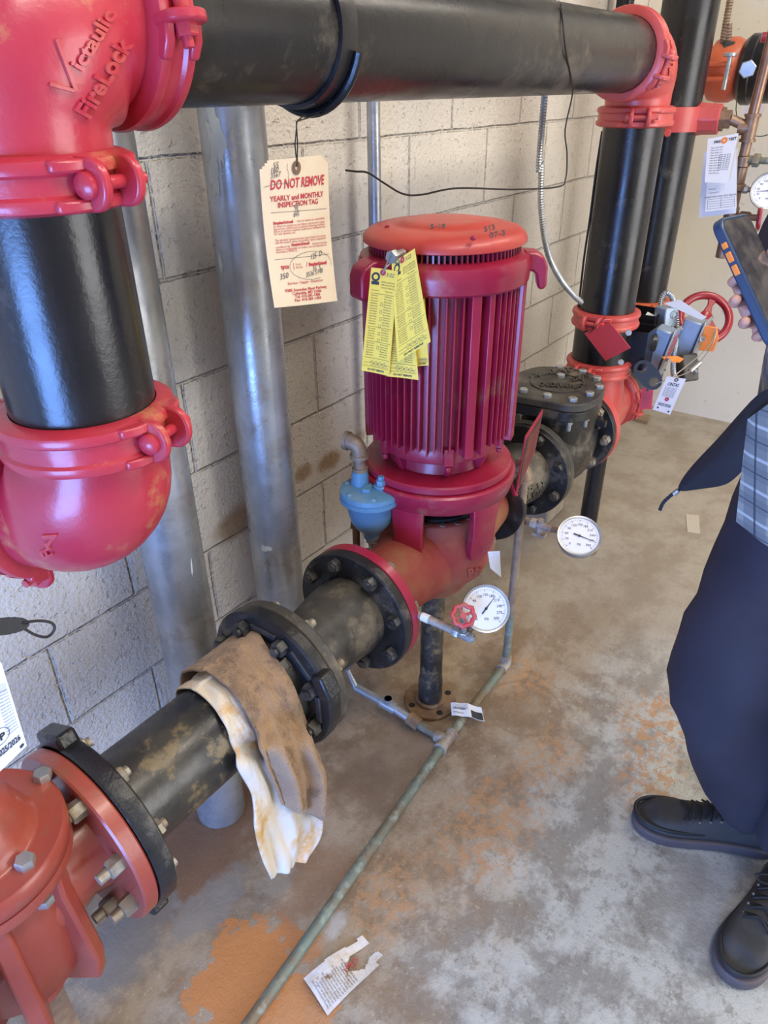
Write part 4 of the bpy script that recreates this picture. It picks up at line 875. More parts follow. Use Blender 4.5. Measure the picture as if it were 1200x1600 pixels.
# ------------------------------------------------------------ check valve
t = thing('check_valve', 'black cast swing check valve with a bolted oval cover, behind the pump', 'valve', (1.95, YP, .41))
CX, CZ = 1.935, .765
b = MB()
otl = [(762, 600), (775, 590), (807, 582), (828, 575), (847, 572), (880, 573), (902, 576), (920, 581), (933, 587), (941, 594), (945, 603), (945, 610), (939, 619), (929, 626), (916, 631), (895, 633), (876, 631), (858, 627), (807, 618), (772, 610)]
otl = [onZ(x, y, CZ) for x, y in otl]; otl = curve(otl + [otl[0]], 3)[:-1]; poly = [(p.x - CX, p.y - YP) for p in otl]
cov = part('cover', MB().prism(poly, (CX, YP, CZ - .024), (1, 0, 0), (0, 1, 0), (0, 0, 1), .024), 'castgrey', t, bevel=.004, label='dusty grey cover with bolts')
part('cover_flange', MB().prism([(a * .985, b_ * .985) for a, b_ in poly], (CX, YP, CZ - .056), (1, 0, 0), (0, 1, 0), (0, 0, 1), .031), 'cast', t, bevel=.004)
decal(t, 'cast_lettering', [('NIBCO', (858, 583), 2, 11, .5, 1.1), ('CHECK VALVE', (842, 604), -3, 8, .3, 1.1), ('175 PSI', (895, 598), 20, 9, .3, 1), ('6 IN', (828, 592), 10, 9, .3, 1), ('WOG', (898, 610), 20, 8, .3, 1)], cov, 'castgrey', lift=.004)
part('cover_rim', MB().lathe([(.075, .024), (.080, .024), (.080, .028), (.075, .028), (.075, .024)], (CX, YP, CZ - .024), (0, 0, 1), 48), 'castgrey', t)
for q in ((874, 575), (910, 581), (932, 592), (936, 605), (921, 616), (895, 625), (855, 619), (818, 611), (876, 588)):
    o = onZ(*q, CZ + .003); part('bolt', MB().hexa(o - V((0, 0, .004)), (0, 0, 1), .0125, .012), 'zinc', t)
for q in ((813, 646), (853, 655), (891, 662), (919, 655)):
    o = onZ(*q, CZ - .066); o = V((CX, YP, o.z)) + (V((o.x, o.y, o.z)) - V((CX, YP, o.z))) * .93; part('nut', MB().hexa(o + V((0, 0, .008)), (0, 0, -1), .0125, .014).tube([o, o - V((0, 0, .026))], .007, 10), 'zinc', t)
b = MB().lathe([(0, 0), (.13, 0), (.125, -.05), (.115, -.12), (0, -.12)], (CX, YP, CZ - .055), (0, 0, 1), 48)
b.lathe([(0, 0), (.088, 0), (.10, .05), (.118, .13), (.125, .20), (.11, .27), (.088, .36), (0, .36)], (1.76, YP, ZB), (1, 0, 0), 56)
part('body', b, 'cast', t, smooth=50)
part('body_lug', MB().box((1.83, YP - .10, ZB - .01), (.055, .03, .05)), 'castgrey', t, bevel=.008)
o = V((2.0, YP - .125, ZB + .09)); part('drain_plug', MB().tube([o + V((0, .03, 0)), o], .020, 16).box(o - V((0, .006, 0)), (.018, .02, .018)), 'cast', t)
b = MB().disc(.142, 0, .022, (2.095, YP, ZB), (1, 0, 0), 72); part('rear_flange', b, 'cast', t)
b = MB().disc(.142, 0, .024, (1.765, YP, ZB), (1, 0, 0), 72); part('front_flange', b, 'castgrey', t)
bolts(t, 2.095, 8, .120, .016, 'nut', ph=PI / 8 + .4, sgn=-1, h=.02, stud=.012, name='rear_nut')
t = thing('flanged_increaser', 'dusty black cast increaser with raised lettering between pump and check valve', 'reducer', (1.6, YP, ZB))
inc = part('body', MB().lathe([(0, 0), (.062, 0), (.066, .05), (.080, .12), (.088, .17), (.088, .21), (0, .21)], (1.54, YP, ZB), (1, 0, 0), 56), 'castgrey', t, smooth=50)
part('rear_flange', MB().disc(.142, 0, .022, (1.742, YP, ZB), (1, 0, 0), 72), 'cast', t)
part('front_flange', MB().disc(.115, 0, .022, (1.52, YP, ZB), (1, 0, 0), 56), 'cast', t)
decal(t, 'cast_lettering', [('MADE IN', (812, 772), 18, 10, .5, 1), ('USA 6x4', (812, 784), 18, 10, .5, 1)], inc, 'castgrey', lift=.004)
bolts(t, 1.742, 8, .119, .015, 'blacknut', ph=PI / 8, sgn=-1, h=.016, stud=.005)
t = thing('ring_flange', 'bright red flange ring on the far side of the check valve', 'flange', (2.13, YP, ZB)); part('ring', MB().disc(.145, 0, .03, (2.118, YP, ZB), (1, 0, 0), 72), 'red_far', t)
bolts(t, 2.148, 8, .120, .015, 'red_far', ph=PI / 8, h=.016, stud=.01, name='nut')
pb = onZ(912, 858, 0)
t = thing('valve_support', 'black upright pipe stand under the far end of the check valve', 'support leg', pb)
part('leg', MB().tube([pb, pb + V((0, 0, .41))], .0315, 28), 'black', t); part('saddle', MB().box(pb + V((-.01, 0, .44)), (.045, .05, .07)), 'castgrey', t, bevel=.006); part('base_plate', MB().disc(.05, 0, .008, pb, (0, 0, 1)), 'rust', t)
bq = onZ(850, 840, 0); qa, qb = onZ(853, 822, 0), onZ(888, 797, 0); solo('concrete_block', MB().box(((qa.x + qb.x) / 2, qa.y + .09, .036), (qb.x - qa.x, .18, .072)), 'concrete', 'low dusty concrete block on the floor beneath the check valve', 'block', bevel=.006)

# ------------------------------------------------------------ wall pipes and conduits
def vpipe(x, y, r, z0, z1, m, label, name='galvanised_pipe'): return pipe(name, (x, y, z0), (x, y, z1), r, m, label)
g1 = vpipe(.69, 1.010, .0572, 0, ZC - .005, 'galv', 'thick galvanised vertical pipe by the wall behind the left red elbow')
g2 = vpipe(.984, 1.034, .0572, 0, ZC - .005, 'galv', 'thick galvanised vertical pipe behind the manila tag, splashed with white paint')
MT['splash'] = mat('white_paint_splash', (.55, .58, .53), .6)
def splash(spots, cx, cy, r, label, host):
    for (x, y, rw, rh, rot) in spots:
        d = ray(x, y); a = d.x**2 + d.y**2; bb = -2 * (d.x * cx + d.y * cy); c_ = cx * cx + cy * cy - r * r; t_ = (-bb - math.sqrt(max(0, bb * bb - 4 * a * c_))) / 2 / a; p = CAM_O + d * t_
        th0 = math.atan2(p.y - cy, p.x - cx); n = 40; vs = [V((cx + math.cos(th0) * (r + .0007), cy + math.sin(th0) * (r + .0007), p.z))]
        for i in range(n):
            q = 2 * PI * i / n; k = .8 + .5 * noise.noise(V((x * .1 + math.cos(q) * 3, y * .1 + math.sin(q) * 3, 1))) + .18 * random.random()
            u_, v_ = rw * k * math.cos(q), rh * k * math.sin(q); u_ += rot * v_
            th = th0 + u_ / r; vs.append(V((cx + math.cos(th) * (r + .0007), cy + math.sin(th) * (r + .0007), p.z + v_)))
        part('paint_splash', MB().add(vs, [(0, 1 + i, 1 + (i + 1) % n) for i in range(n)]), 'splash', host, label=label)
splash([(338, 215, .017, .055, -.1), (335, 270, .013, .035, 0), (345, 410, .007, .018, 0), (327, 340, .004, .02, 0), (413, 857, .010, .009, 0), (420, 857, .010, .007, 0)], .984, 1.034, .0572, 'dried white paint splash', g2)
splash([(299, 885, .002, .020, .1)], .69, 1.010, .0572, 'dried white paint streak', g1)
vpipe(1.46, 1.085, .0152, .0, ZC - .005, 'galv', 'slim shiny conduit on the wall behind the motor hood', 'conduit')
splashes = None
# armoured cable
def armoured(name, pts, r, label, m='galv', pitch=.006):
    path = curve(pts, 40); L_ = sum((b_ - a_).length for a_, b_ in zip(path, path[1:])); n = int(L_ / pitch) * 2; out = []; rs = []; acc = 0; i = 0; seglen = [(b_ - a_).length for a_, b_ in zip(path, path[1:])]
    for k in range(n + 1):
        dd = L_ * k / n
        while i < len(seglen) - 1 and acc + seglen[i] < dd: acc += seglen[i]; i += 1
        f = (dd - acc) / max(seglen[i], 1e-9); out.append(path[i].lerp(path[i + 1], min(1, f))); rs.append(r if k % 2 else r * .80)
    return MB().tube(out, rs, 12)
ap = [onR(851, 120, 1.95), onR(850, 160, 1.95), onR(846, 260, 1.95), onR(846, 330, 1.96), onR(856, 395, 2.0), onR(875, 435, 2.1), onR(895, 460, 2.2), onR(908, 472, 2.30)]
ap[0] = V((ap[1].x, ap[1].y, ZC - .3)) ; ap.insert(0, V((ap[1].x, ap[1].y, ZC - .01)))
solo('armoured_cable', armoured('a', ap, .0085, ''), 'galv', 'flexible armoured cable curving down the wall to the front riser', 'cable')
ap = [onX(1137, 70, 3.2), onX(1139, 40, 3.2), onX(1141, 0, 3.2)]; ap.append(V((ap[-1].x, ap[-1].y, ZC - .01)))
solo('armoured_cable', armoured('a', ap, .013, '', pitch=.009), 'brown', 'upright armoured cable entering the orange coupling at the top right', 'cable')
solo('cable_gland', MB().hexa(onX(1137, 78, 3.2), (0, 0, 1), .03, .025), 'castgrey', 'cable gland on top of the orange coupling at top right', 'gland')
# thin black cable down front riser
b = MB(); q = [onR(941, 205, 2.40), onR(931, 270, 2.40), onR(922, 340, 2.40), onR(913, 400, 2.40), onR(905, 470, 2.40), onR(898, 530, 2.40)]
b.tube(curve(q), .0035, 8)
solo('black_cable', b, 'wire', 'thin black cable running down the left side of the front riser', 'cable')
# loose wire
wp = [onPipe(876, 6, YP, ZT, PR + .004), onPipe(880, 40, YP, ZT, PR + .004), onPipe(884, 80, YP, ZT, PR + .004), onPipe(893, 125, YP, ZT, PR + .003), onR(894, 150, 1.85), onR(883, 203, 1.85), onR(886, 240, 1.85), onR(884, 278, 1.84), onR(872, 292, 1.8), onR(800, 296, 1.66), onR(715, 294, 1.50), onR(660, 304, 1.45), onR(630, 303, 1.42), onR(600, 286, 1.38), onR(575, 270, 1.36), onR(556, 268, 1.35), onR(540, 266, 1.34)]
solo('loose_wire', MB().tube(curve(wp, 5), .0017, 6), 'wire', 'thin dark wire drooping from the overhead pipe across the wall', 'wire')

# ------------------------------------------------------------ manila inspection tag
YTg = .70
def tagpt(x, y, Y=YTg): return onY(x, y, Y)
mp = Patch(tagpt(405, 252), tagpt(512, 241), tagpt(527, 470), tagpt(429, 481), bend=-.004, curl=.003)
cut = lambda u, v: not ((u + v * 2.1 < .13) or ((1 - u) + v * 2.1 < .13))
t = thing('inspection_tag', 'large manila inspection tag hanging by a wire from the overhead pipe', 'tag', mp.P(.5, 1))
part('card', mp.sheet(30, 60, outline=cut), 'manila', t)
b = MB(); mp.text(b, 'DO NOT REMOVE', .11, .185, .0165, bold=.0004, italic=.2, fit=.80); mp.text(b, 'YEARLY and MONTHLY', .5, .262, .0092, bold=.0002, fit=.80, align='CENTER'); mp.text(b, 'INSPECTION TAG', .5, .306, .0092, bold=.0002, fit=.60, align='CENTER')
mp.text(b, 'SimplexGrinnell', .12, .415, .0052, bold=.0002, wide=1.1); mp.text(b, 'SimplexGrinnell', .34, .572, .0052, bold=.0002, wide=1.1)
mp.text(b, 'tyco', .16, .725, .0085, bold=.0003); mp.text(b, '|', .33, .725, .010); mp.text(b, 'Fire &', .37, .71, .0042); mp.text(b, 'Security', .37, .73, .0042); mp.text(b, '/', .53, .727, .010); mp.text(b, 'SimplexGrinnell', .57, .722, .0058, bold=.0003, wide=1.1)
mp.text(b, 'Service • Supply • Inspection', .5, .842, .0056, fit=.55, align='CENTER'); mp.text(b, '9385 Snowden River Parkway', .5, .893, .0056, bold=.0001, fit=.66, align='CENTER'); mp.text(b, 'Columbia, MD 21046', .5, .918, .0056, bold=.0001, fit=.46, align='CENTER'); mp.text(b, 'Tel: 410-381-1400', .5, .943, .0056, bold=.0001, fit=.40, align='CENTER'); mp.text(b, 'Fax: 410-381-1450', .5, .968, .0056, bold=.0001, fit=.42, align='CENTER')
mp.text(b, 'does not assume any responsibility', .45, .413, .0042, fit=.45)
body = [(.43, 'for failure to operate as such failures may be due to causes'), (.447, 'beyond our control such as malicious tampering, accidents,'), (.464, 'failure to perform required modifications, inadequate heat'), (.481, 'for wet systems, etc.'), (.525, 'The sprinkler system has been placed back in its service'), (.542, 'with the control valves and sprinkler valves in operational'), (.572, 'condition by'), (.589, 'owner is responsible for further care and maintenance'), (.606, 'described in NFPA 25.')]
for v_, s_ in body: mp.text(b, s_, .12, v_ + .006, .0042, fit=.20 if len(s_) < 15 else (.30 if len(s_) < 25 else .78))
mp.text(b, 'and hence forth the', .66, .578, .0042, fit=.25)
part('printed_text', b, 'inkred', t, label='red printed wording')
b = MB(); mp.line(b, .1, .335, .95, .345, .0005); mp.line(b, .09, .655, .93, .655, .0005)
for s_, u_, v_, h_, r_ in (('55', .16, .055, .010, .1), ('160', .12, .085, .010, .1), ('3567', .12, .115, .009, .1), ('60', .42, .318, .008, .1), ('75', .42, .348, .008, .1), ('845', .40, .378, .008, .1), ('125  D', .60, .68, .010, .15), ('55  5', .62, .765, .009, .1), ('3536 5148', .50, .80, .009, .1), ('350 ', .12, .80, .011, .1)):
    mp.text(b, s_, u_, v_, h_, italic=.35, rot=r_, off=.0009)
mp.scribble(b, [(.36, .03), (.35, .06), (.37, .09), (.36, .12)]); mp.scribble(b, [(.03, .165), (.2, .15), (.36, .155)])
mp.scribble(b, [(.44 + .34 * math.cos(a) + .06 + .12, .72 + .10 * math.sin(a)) for a in [i * .35 + 1.2 for i in range(16)]])
part('handwriting', b, 'pencil', t, label='dark handwritten numbers')
b = MB(); mp.ring(b, .48, .062, .0028, .0085, off=.0012); part('eyelet', b, 'brass', t)
h0 = mp.P(.48, .055, .002); cl = V((c0 + .004, YP - .02, ZT - PR - .012))
b = MB().tube([h0, onY(461, 226, YTg), onY(464, 190, YTg - .0), cl + V((-.02, 0, 0))], .0009, 6).tube([onY(465, 225, YTg), onY(463, 190, YTg), cl + V((.015, 0, 0))], .0009, 6).tube([h0, onY(465, 225, YTg)], .0009, 6)
part('wire', b, 'wire', t)

# ------------------------------------------------------------ yellow tags on the motor
YG = 'yellow service tags hanging from the motor hood'
def ytag(corners, rhos, label, full=True, bend=.004, seed=0):
    P_ = Patch(*[onR(x, y, r_) for (x, y), r_ in zip(corners, rhos)], bend=bend, curl=-.002); rnd = random.Random(seed)
    t = thing('service_tag', label, 'tag', P_.P(.5, 1), YG); part('card', P_.sheet(8, 30), 'yellow', t)
    b = MB(); L_ = P_.h
    P_.text(b, 'DO NOT REMOVE', .5, .978, .0055, bold=.0002, align='CENTER', fit=.58)
    if full:
        words = ['Sprinkler', 'Wet system', 'Dry system', 'Standpipe', 'Fire pump', 'Valve', 'Inspection', 'Quarterly', 'Annual', 'Test only', 'Service', 'Repair', 'Other']
        v_ = .20
        while v_ < .86:
            if abs(v_ % .155 - .07) < .010: P_.line(b, .06, v_, .94, v_, .0005)
            else:
                P_.text(b, rnd.choice(words), .09, v_, .0034, fit=.26); P_.text(b, rnd.choice(words), .58, v_, .0034, fit=.28)
            v_ += .024
        P_.text(b, 'ANNUAL INSPECTION', .42, .12, .0034, fit=.5); P_.text(b, 'FIRE PROTECTION', .42, .145, .0034, fit=.5); P_.text(b, 'DATE OF SERVICE', .42, .17, .0034, fit=.5)
        for k in range(7): P_.line(b, .47, .30 + .07 * k, .54, .30 + .07 * k, .0004); P_.line(b, .47, .33 + .07 * k, .54, .33 + .07 * k, .0004); P_.line(b, .47, .30 + .07 * k, .47, .33 + .07 * k, .0004); P_.line(b, .54, .30 + .07 * k, .54, .33 + .07 * k, .0004)
        # shield emblem
        P_.ring(b, .20, .075, .0045, .0080); P_.rect(b, .06, .115, .34, .145)
    P_.line(b, .06, .90, .94, .90, .0005); P_.line(b, .06, .935, .94, .935, .0005)
    part('printed_text', b, 'ink', t)
    b = MB()
    P_.scribble(b, [(.30 + i * .05, .915 + .013 * math.sin(i * 2.3)) for i in range(13)]); P_.scribble(b, [(.25 + i * .045, .885 + .012 * math.sin(i * 1.9 + 1)) for i in range(14)])
    if full: P_.text(b, '3/22', .55, .06, .009, italic=.3, off=.001)
    part('handwriting', b, 'pencil', t)
    b = MB(); P_.ring(b, .45, .03 if full else -.1, .0015, .0055, off=.001)
    if full: part('eyelet', b, 'inkred', t)
    return t, P_
_, p4 = ytag([(640, 470), (664, 466), (670, 571), (650, 573)], [1.345] * 4, 'yellow service tag lowest on the right, mostly hidden behind the others', full=False, seed=4, bend=.001)
_, p3 = ytag([(610, 440), (640, 440), (654, 594), (604, 588)], [1.336, 1.33, 1.330, 1.336], 'yellow service tag whose bottom shows below and between the two front ones', full=True, seed=3, bend=.0)
_, p2 = ytag([(612, 412), (648, 388), (673, 534), (621, 566)], [1.318, 1.312, 1.312, 1.318], 'upper right yellow service tag tilted over the motor fins', seed=2, bend=.003)
_, p1 = ytag([(580, 418), (622, 424), (608, 588), (565, 579)], [1.320, 1.314, 1.328, 1.334], 'left yellow service tag hanging straight, with a shield emblem', seed=1, bend=.003)
solo('tag_tie', MB().tube(curve([tb + V((-.004, -.003, .01)), p1.P(.45, .03, .003), p1.P(.55, -.02, .002), tb + V((0, 0, -.01)), p2.P(.35, .04, .003), tb + V((.004, 0, .006))], 6), .0013, 6), 'steelwire', 'twisted wire tie holding the yellow tags to the hood bolt', 'wire')

# white tag (no code) on the cage
wt = Patch(onR(762, 862, 1.31), onR(781, 861, 1.31), onR(783, 902, 1.30), onR(766, 888, 1.30))
t = thing('paper_tag', 'small blank white tag on a string under the right side of the pump cage', 'tag', wt.P(.5, 1)); part('card', wt.sheet(6, 8), 'white', t)
part('string', MB().tube([wt.P(.5, .1), onR(774, 840, 1.335), pol(FR + .74, .160, .60)], .0008, 6), 'brown', t)

# ------------------------------------------------------------ left edge tag and seal
lt = Patch(onR(-70, 1050, .60), onR(2, 1035, .60), onR(42, 1165, .60), onR(-20, 1225, .60))
t = thing('inspection_tag', 'white printed tag with a date at the left edge above the orange-red valve', 'tag', lt.P(.5, 1)); part('card', lt.sheet(8, 12), 'white', t)
b = MB(); lt.text(b, '2025/2026', .34, .875, .0105, bold=.0003, fit=.58)
for i in range(14): lt.text(b, 'Inspection test ok', .68, .30 + i * .034, .0032, fit=.26)
lt.ring(b, .52, .70, .009, .0096); lt.text(b, 'P', .50, .74, .011, bold=.0004); lt.ring(b, .90, .95, 0.0005, .0022)
for i in range(5): lt.line(b, .3, .22 + i * .02, .95, .22 + i * .02, .0003)
part('printed_text', b, 'ink', t); b = MB(); lt.ring(b, .2, .02, .002, .006); part('eyelet', b, 'brass', t)
part('string', MB().tube([lt.P(.2, .02, .001), onR(-40, 985, .60)], .0008, 6), 'wire', t)
def seal(pts, wd, th, face, label, holes=()):
    """flat oval plastic seal between two end points, with openings through it"""
    a, b_ = pts; d = (b_ - a).normalized(); n = V(face).normalized(); n = (n - d * n.dot(d)).normalized(); s_ = n.cross(d); L_ = (b_ - a).length
    t = thing('lock_seal', label, 'seal', (a + b_) / 2); cc = (a + b_) / 2; S = s_ * wd / 2; D = d * L_ / 2
    P_ = Patch(cc - D - S, cc + D - S, cc + D + S, cc - D + S); P_.n = n
    def inside(u, v):
        x, y = u * 2 - 1, v * 2 - 1
        if abs(x) ** 2.6 + abs(y) ** 2.3 > 1: return False
        return not any(((x - hx) / hr) ** 2 + (y / hy) ** 2 < 1 for hx, hr, hy in holes)
    part('body', P_.sheet(64, 30, th=th, outline=inside), 'plastic', t, smooth=60); return t
a_, b_ = onR(-50, 985, .62), onR(46, 974, .62)
t = seal((a_, b_), .016, .006, CAM_O - a_, 'grey-black flat seal with a wire loop jutting in from the left edge')
part('loop', MB().tube(curve([onR(36, 973, .62), onR(60, 970, .62), onR(80, 973, .62), onR(85, 983, .62), onR(74, 995, .62), onR(55, 992, .62), onR(36, 981, .62)], 6), .0014, 8), 'wire', t)
part('cable_end', MB().tube([a_, a_ + V((-.1, .1, -.15))], .0014, 6), 'wire', t)

# ------------------------------------------------------------ towel and cloth over the pipe
def drape(name, rows, m, label, cat, wob, ncol=46, sub=10, th=.003, seed=0.0):
    L_ = curve([r_[0] for r_ in rows], sub); R_ = curve([r_[1] for r_ in rows], sub); n = len(L_); vs = []; fs = []
    for j in range(n):
        v_ = j / (n - 1); a, c = L_[j], R_[j]; ax = (c - a)
        up_ = (L_[min(j + 1, n - 1)] - L_[max(j - 1, 0)] + R_[min(j + 1, n - 1)] - R_[max(j - 1, 0)]); nn = ax.cross(up_).normalized()
        if nn.dot(CAM_O - a) < 0 and v_ > .25: nn.negate()
        if nn.dot(V((0, -.3, 1))) < 0 and v_ <= .25: nn.negate()
        for i in range(ncol + 1):
            u_ = i / ncol; p = a + ax * u_; k = wob(u_, v_) + .0025 * noise.noise(V((u_ * 7 + seed, v_ * 9, seed))) + .0012 * noise.noise(V((u_ * 22, v_ * 25, seed)))
            vs.append(p + nn * k)
    W = ncol + 1
    for j in range(n - 1):
        for i in range(ncol): fs.append((j * W + i, j * W + i + 1, (j + 1) * W + i + 1, (j + 1) * W + i))
    o = solo(name, MB().add(vs, fs), m, label, cat, smooth=180)
    s2 = o.modifiers.new('thick', 'SOLIDIFY'); s2.thickness = th; s2.offset = 0
    return o
RP = PR + .006
def tp_(x, y, r=RP): return onPipe(x, y, YP, ZB, r)
def hg(x, y, Y=.676): return onY(x, y, Y)
def arc(px, deg, r): x = tp_(*px).x; return V((x, YP + r * math.cos(math.radians(deg)), ZB + r * math.sin(math.radians(deg))))
RC = PR + .009; RT = PR + .026
a0, a1 = (276, 1072), (395, 1008)
rows_c = [(arc(a0, -15, RC), arc(a1, -15, RC)), (arc(a0, 35, RC), arc(a1, 35, RC)), (arc(a0, 80, RC), arc(a1, 80, RC)), (tp_(300, 1078, RC), tp_(378, 1030, RC)), (tp_(330, 1100, RC), tp_(410, 1070, RC)),
          (tp_(355, 1145, RC), tp_(440, 1120, RC)), (tp_(366, 1172, RC), tp_(452, 1145, RC)), (hg(372, 1200, .668), hg(468, 1180, .668)), (hg(391, 1242, .664), hg(488, 1225, .664)), (hg(393, 1292, .662), hg(498, 1262, .662)), (hg(405, 1338, .660), hg(500, 1300, .660)), (hg(424, 1374, .658), hg(478, 1342, .658))]
def wc(u, v):
    k = min(1, max(0, (v - .55) * 4)); m_ = math.exp(-((v - .42) / .2) ** 2)
    return k * (.006 * math.sin(u * 12 + v * 9) + .003 * math.sin(u * 25 - v * 14)) + m_ * (.001 + .0035 * math.sin(v * 46 + u * 9 + 2 * math.sin(u * 7)) * math.exp(-u * 2.2)) * (v > .2)
drape('cleaning_cloth', rows_c, 'cream', 'soiled cream cotton cloth under the brown towel, its corner hanging lowest', 'cloth', wc, seed=2.0, ncol=60, sub=14)
b0, b1 = (290, 1052), (400, 1000)
rows_t = [(arc(b0, -12, RT), arc(b1, -12, RT)), (arc(b0, 35, RT), arc(b1, 35, RT)), (arc(b0, 75, RT), arc(b1, 75, RT)), (tp_(318, 1046, RT), tp_(420, 1016, RT)),
          (tp_(358, 1074, RT), tp_(452, 1058, RT)), (tp_(382, 1108, RT), tp_(470, 1096, RT)), (tp_(398, 1140, RT), tp_(482, 1128, RT)), (hg(408, 1170, .644), hg(493, 1160, .644)), (hg(420, 1195, .643), hg(504, 1188, .643)), (hg(434, 1225, .642), hg(511, 1218, .642)), (hg(449, 1262, .641), hg(508, 1279, .641))]
def wt_(u, v):
    k = min(1, max(0, (v - .45) * 2.6)); return k * (.010 * math.sin(u * 11.5 + .4 - v * 2) + .006 * math.sin(u * 23 + v * 3)) + .0015 * math.sin(u * 18 + v * 12) * min(1, v * 2)
drape('towel', rows_t, 'towel', 'brown terry towel draped over the dusty black pipe', 'towel', wt_, seed=5.0, ncol=60, sub=14, th=.005)

# ------------------------------------------------------------ litter on the floor
def flr(x, y, z=.004): return onZ(x, y, z)
pp = Patch(flr(472, 1528), flr(566, 1462), flr(603, 1498), flr(512, 1588), fn=lambda u, v: .005 * math.sin(u * 5) + .004 * math.sin(v * 4 + u * 3) + .006)
def torn(u, v):
    if u > .62 + .1 * math.sin(v * 9) and .30 < v < .72 + .1 * math.sin(u * 12): return False
    if u > .88 and v > .85: return False
    if u < .9 and v < .05 + .03 * math.sin(u * 9): return False
    return True
t = thing('torn_paper', 'torn printed paper lying on the floor beside the copper pipe at the bottom', 'paper', pp.P(.5, .5)); part('sheet', pp.sheet(40, 30, th=.0006, outline=torn), 'floorpaper', t)
b = MB()
for i in range(13):
    u_ = .06 + i * .04
    pp.text(b, ['cleaning instructions keep out', 'of reach store dry indoors', 'use only with ventilation', 'wash hands after handling'][i % 4], u_, .93, .0058, rot=math.radians(88), off=.0015, wide=.75)
part('printed_text', b, 'ink', t)
b = MB()
for r_, s_ in ((.50, 'HB'), (.62, 'DS')): pp.text(b, s_, r_, .62, .016, off=.0018, rot=.5)
part('stamped_letters', b, 'inkred', t)
st = Patch(flr(704, 1098, .034), flr(752, 1106, .034), flr(757, 1128, .022), flr(706, 1118, .028), fn=lambda u, v: .008 * math.sin(u * PI) + .002 * math.sin(u * 14))
t = thing('crumpled_label', 'crumpled white and black label lying across the copper floor pipe', 'label', st.P(.5, .5)); part('label_sheet', st.sheet(16, 8), 'white', t)
b = MB(); st.rect(b, .62, .45, .98, .98, off=.001); st.text(b, 'CAUTION', .05, .5, .008, off=.0012, bold=.0002); st.text(b, 'SPRINKLER', .05, .8, .006, off=.0012)
for i in range(4): st.line(b, .1, .15 + i * .1, .55, .12 + i * .1, .0006, off=.0012)
part('printed_text', b, 'ink', t)
fp = Patch(flr(1072, 803, .002), flr(1092, 805, .002), flr(1094, 834, .002), flr(1074, 831, .002)); solo('paper_scrap', fp.sheet(3, 3, th=.001), 'floorcard', 'small pale rectangular scrap stuck flat on the floor near the person', 'paper')
wq = [onZ(x, y, .02) for x, y in ((968, 640), (1016, 648), (1012, 658), (975, 648))]
solo('wood_scrap', MB().add([p for p in wq] + [p - V((0, 0, .02)) for p in wq], [(0, 1, 2, 3), (7, 6, 5, 4), (0, 4, 5, 1), (1, 5, 6, 2), (2, 6, 7, 3), (3, 7, 4, 0)]), 'wood', 'flat scrap of brown wood on the floor by the red tee', 'scrap', bevel=.002)

# ------------------------------------------------------------ valve operator cluster
rp = Patch(onR(913, 521, 2.28), onR(953, 504, 2.25), onR(985, 544, 2.24), onR(946, 564, 2.27))
t = thing('plate_tag', 'blank red rectangular plate hanging tilted in front of the front riser', 'tag', rp.P(.5, 1)); part('plate', rp.sheet(3, 3, th=.003), 'redtag', t); part('wire', MB().tube([rp.P(.15, .06), onR(945, 496, 2.24)], .001, 6), 'wire', t)
# open black boxes
def openbox(c, sx, sy, sz, parent, name, th=.003):
    c = V(c); b = MB(); b.box(c - V((0, 0, sz / 2)), (sx, sy, th))
    for s_ in (-1, 1): b.box(c + V((s_ * sx / 2, 0, 0)), (th, sy, sz)); b.box(c + V((0, s_ * sy / 2, 0)), (sx, th, sz))
    part(name, b, 'bin', parent)
bc = onX(994, 540, 2.33)
t = thing('open_box', 'open black sheet metal box bolted right of the front riser', 'box', bc); openbox(bc, .10, .09, .12, t, 'tray')
bc2 = onX(1005, 508, 2.50)
t = thing('open_box', 'second open black box behind the first, holding papers', 'box', bc2); openbox(bc2, .11, .10, .10, t, 'tray')
p_ = Patch(onX(1000, 505, 2.46), onX(1012, 487, 2.5), onX(1031, 497, 2.5), onX(1010, 512, 2.46)); solo('folded_papers', p_.sheet(3, 3, th=.004), 'white', 'folded white papers lying in the rear black box', 'paper')
b1 = onX(1029, 546, 2.40)
t = thing('tamper_switch', 'front galvanised switch box with an orange tab, below the blue-tinted junction box', 'switch box', b1)
tilt = V((.05, -.18, 1)).normalized()
part('case', MB().box(b1, (.065, .055, .15), (1, 0, 0), tilt), 'zinc_bluelit', t, bevel=.006)
cv = b1 + V((0, -.034, -.004)); cvp = part('cover', MB().box(cv, (.080, .006, .165), (1, 0, 0), tilt), 'galv', t, bevel=.002)
pch = Patch(cv + V((-.03, -.0045, .065)) + tilt * 0, cv + V((.03, -.0045, .065)), cv + V((.03, .008, -.02)), cv + V((-.03, .008, -.02)))
b = MB()
for i in range(7): b.box(cv + tilt * (.055 - i * .013) + V((0, -.004, 0)), (.05, .001, .004), (1, 0, 0), tilt)
part('printed_text', b, 'inkred', t)
for sx in (-.034, .034):
    for sz in (-.072, .072): part('screw', MB().sphere(cv + V((sx, -.004, 0)) + tilt * sz, .004, 8), 'zinc', cvp)
tb_ = onX(1050, 562, 2.36); part('tab', MB().prism([(-.02, -.012), (.02, -.016), (.036, 0), (.02, .014), (-.03, .010)], tb_, (.55, -.83, 0), (.6, .5, .35), (0, 0, 1), .004), 'orange', t, label='orange plastic tab'); part('stud', MB().tube([tb_ + V((0, .02, 0)), tb_ + V((-.03, .0, .004))], .006, 10), 'zinc', t)
b2 = onX(1076, 528, 2.52)
t = thing('tamper_switch', 'rear galvanised switch box with a square orange tab, in front of the red handwheel', 'switch box', b2)
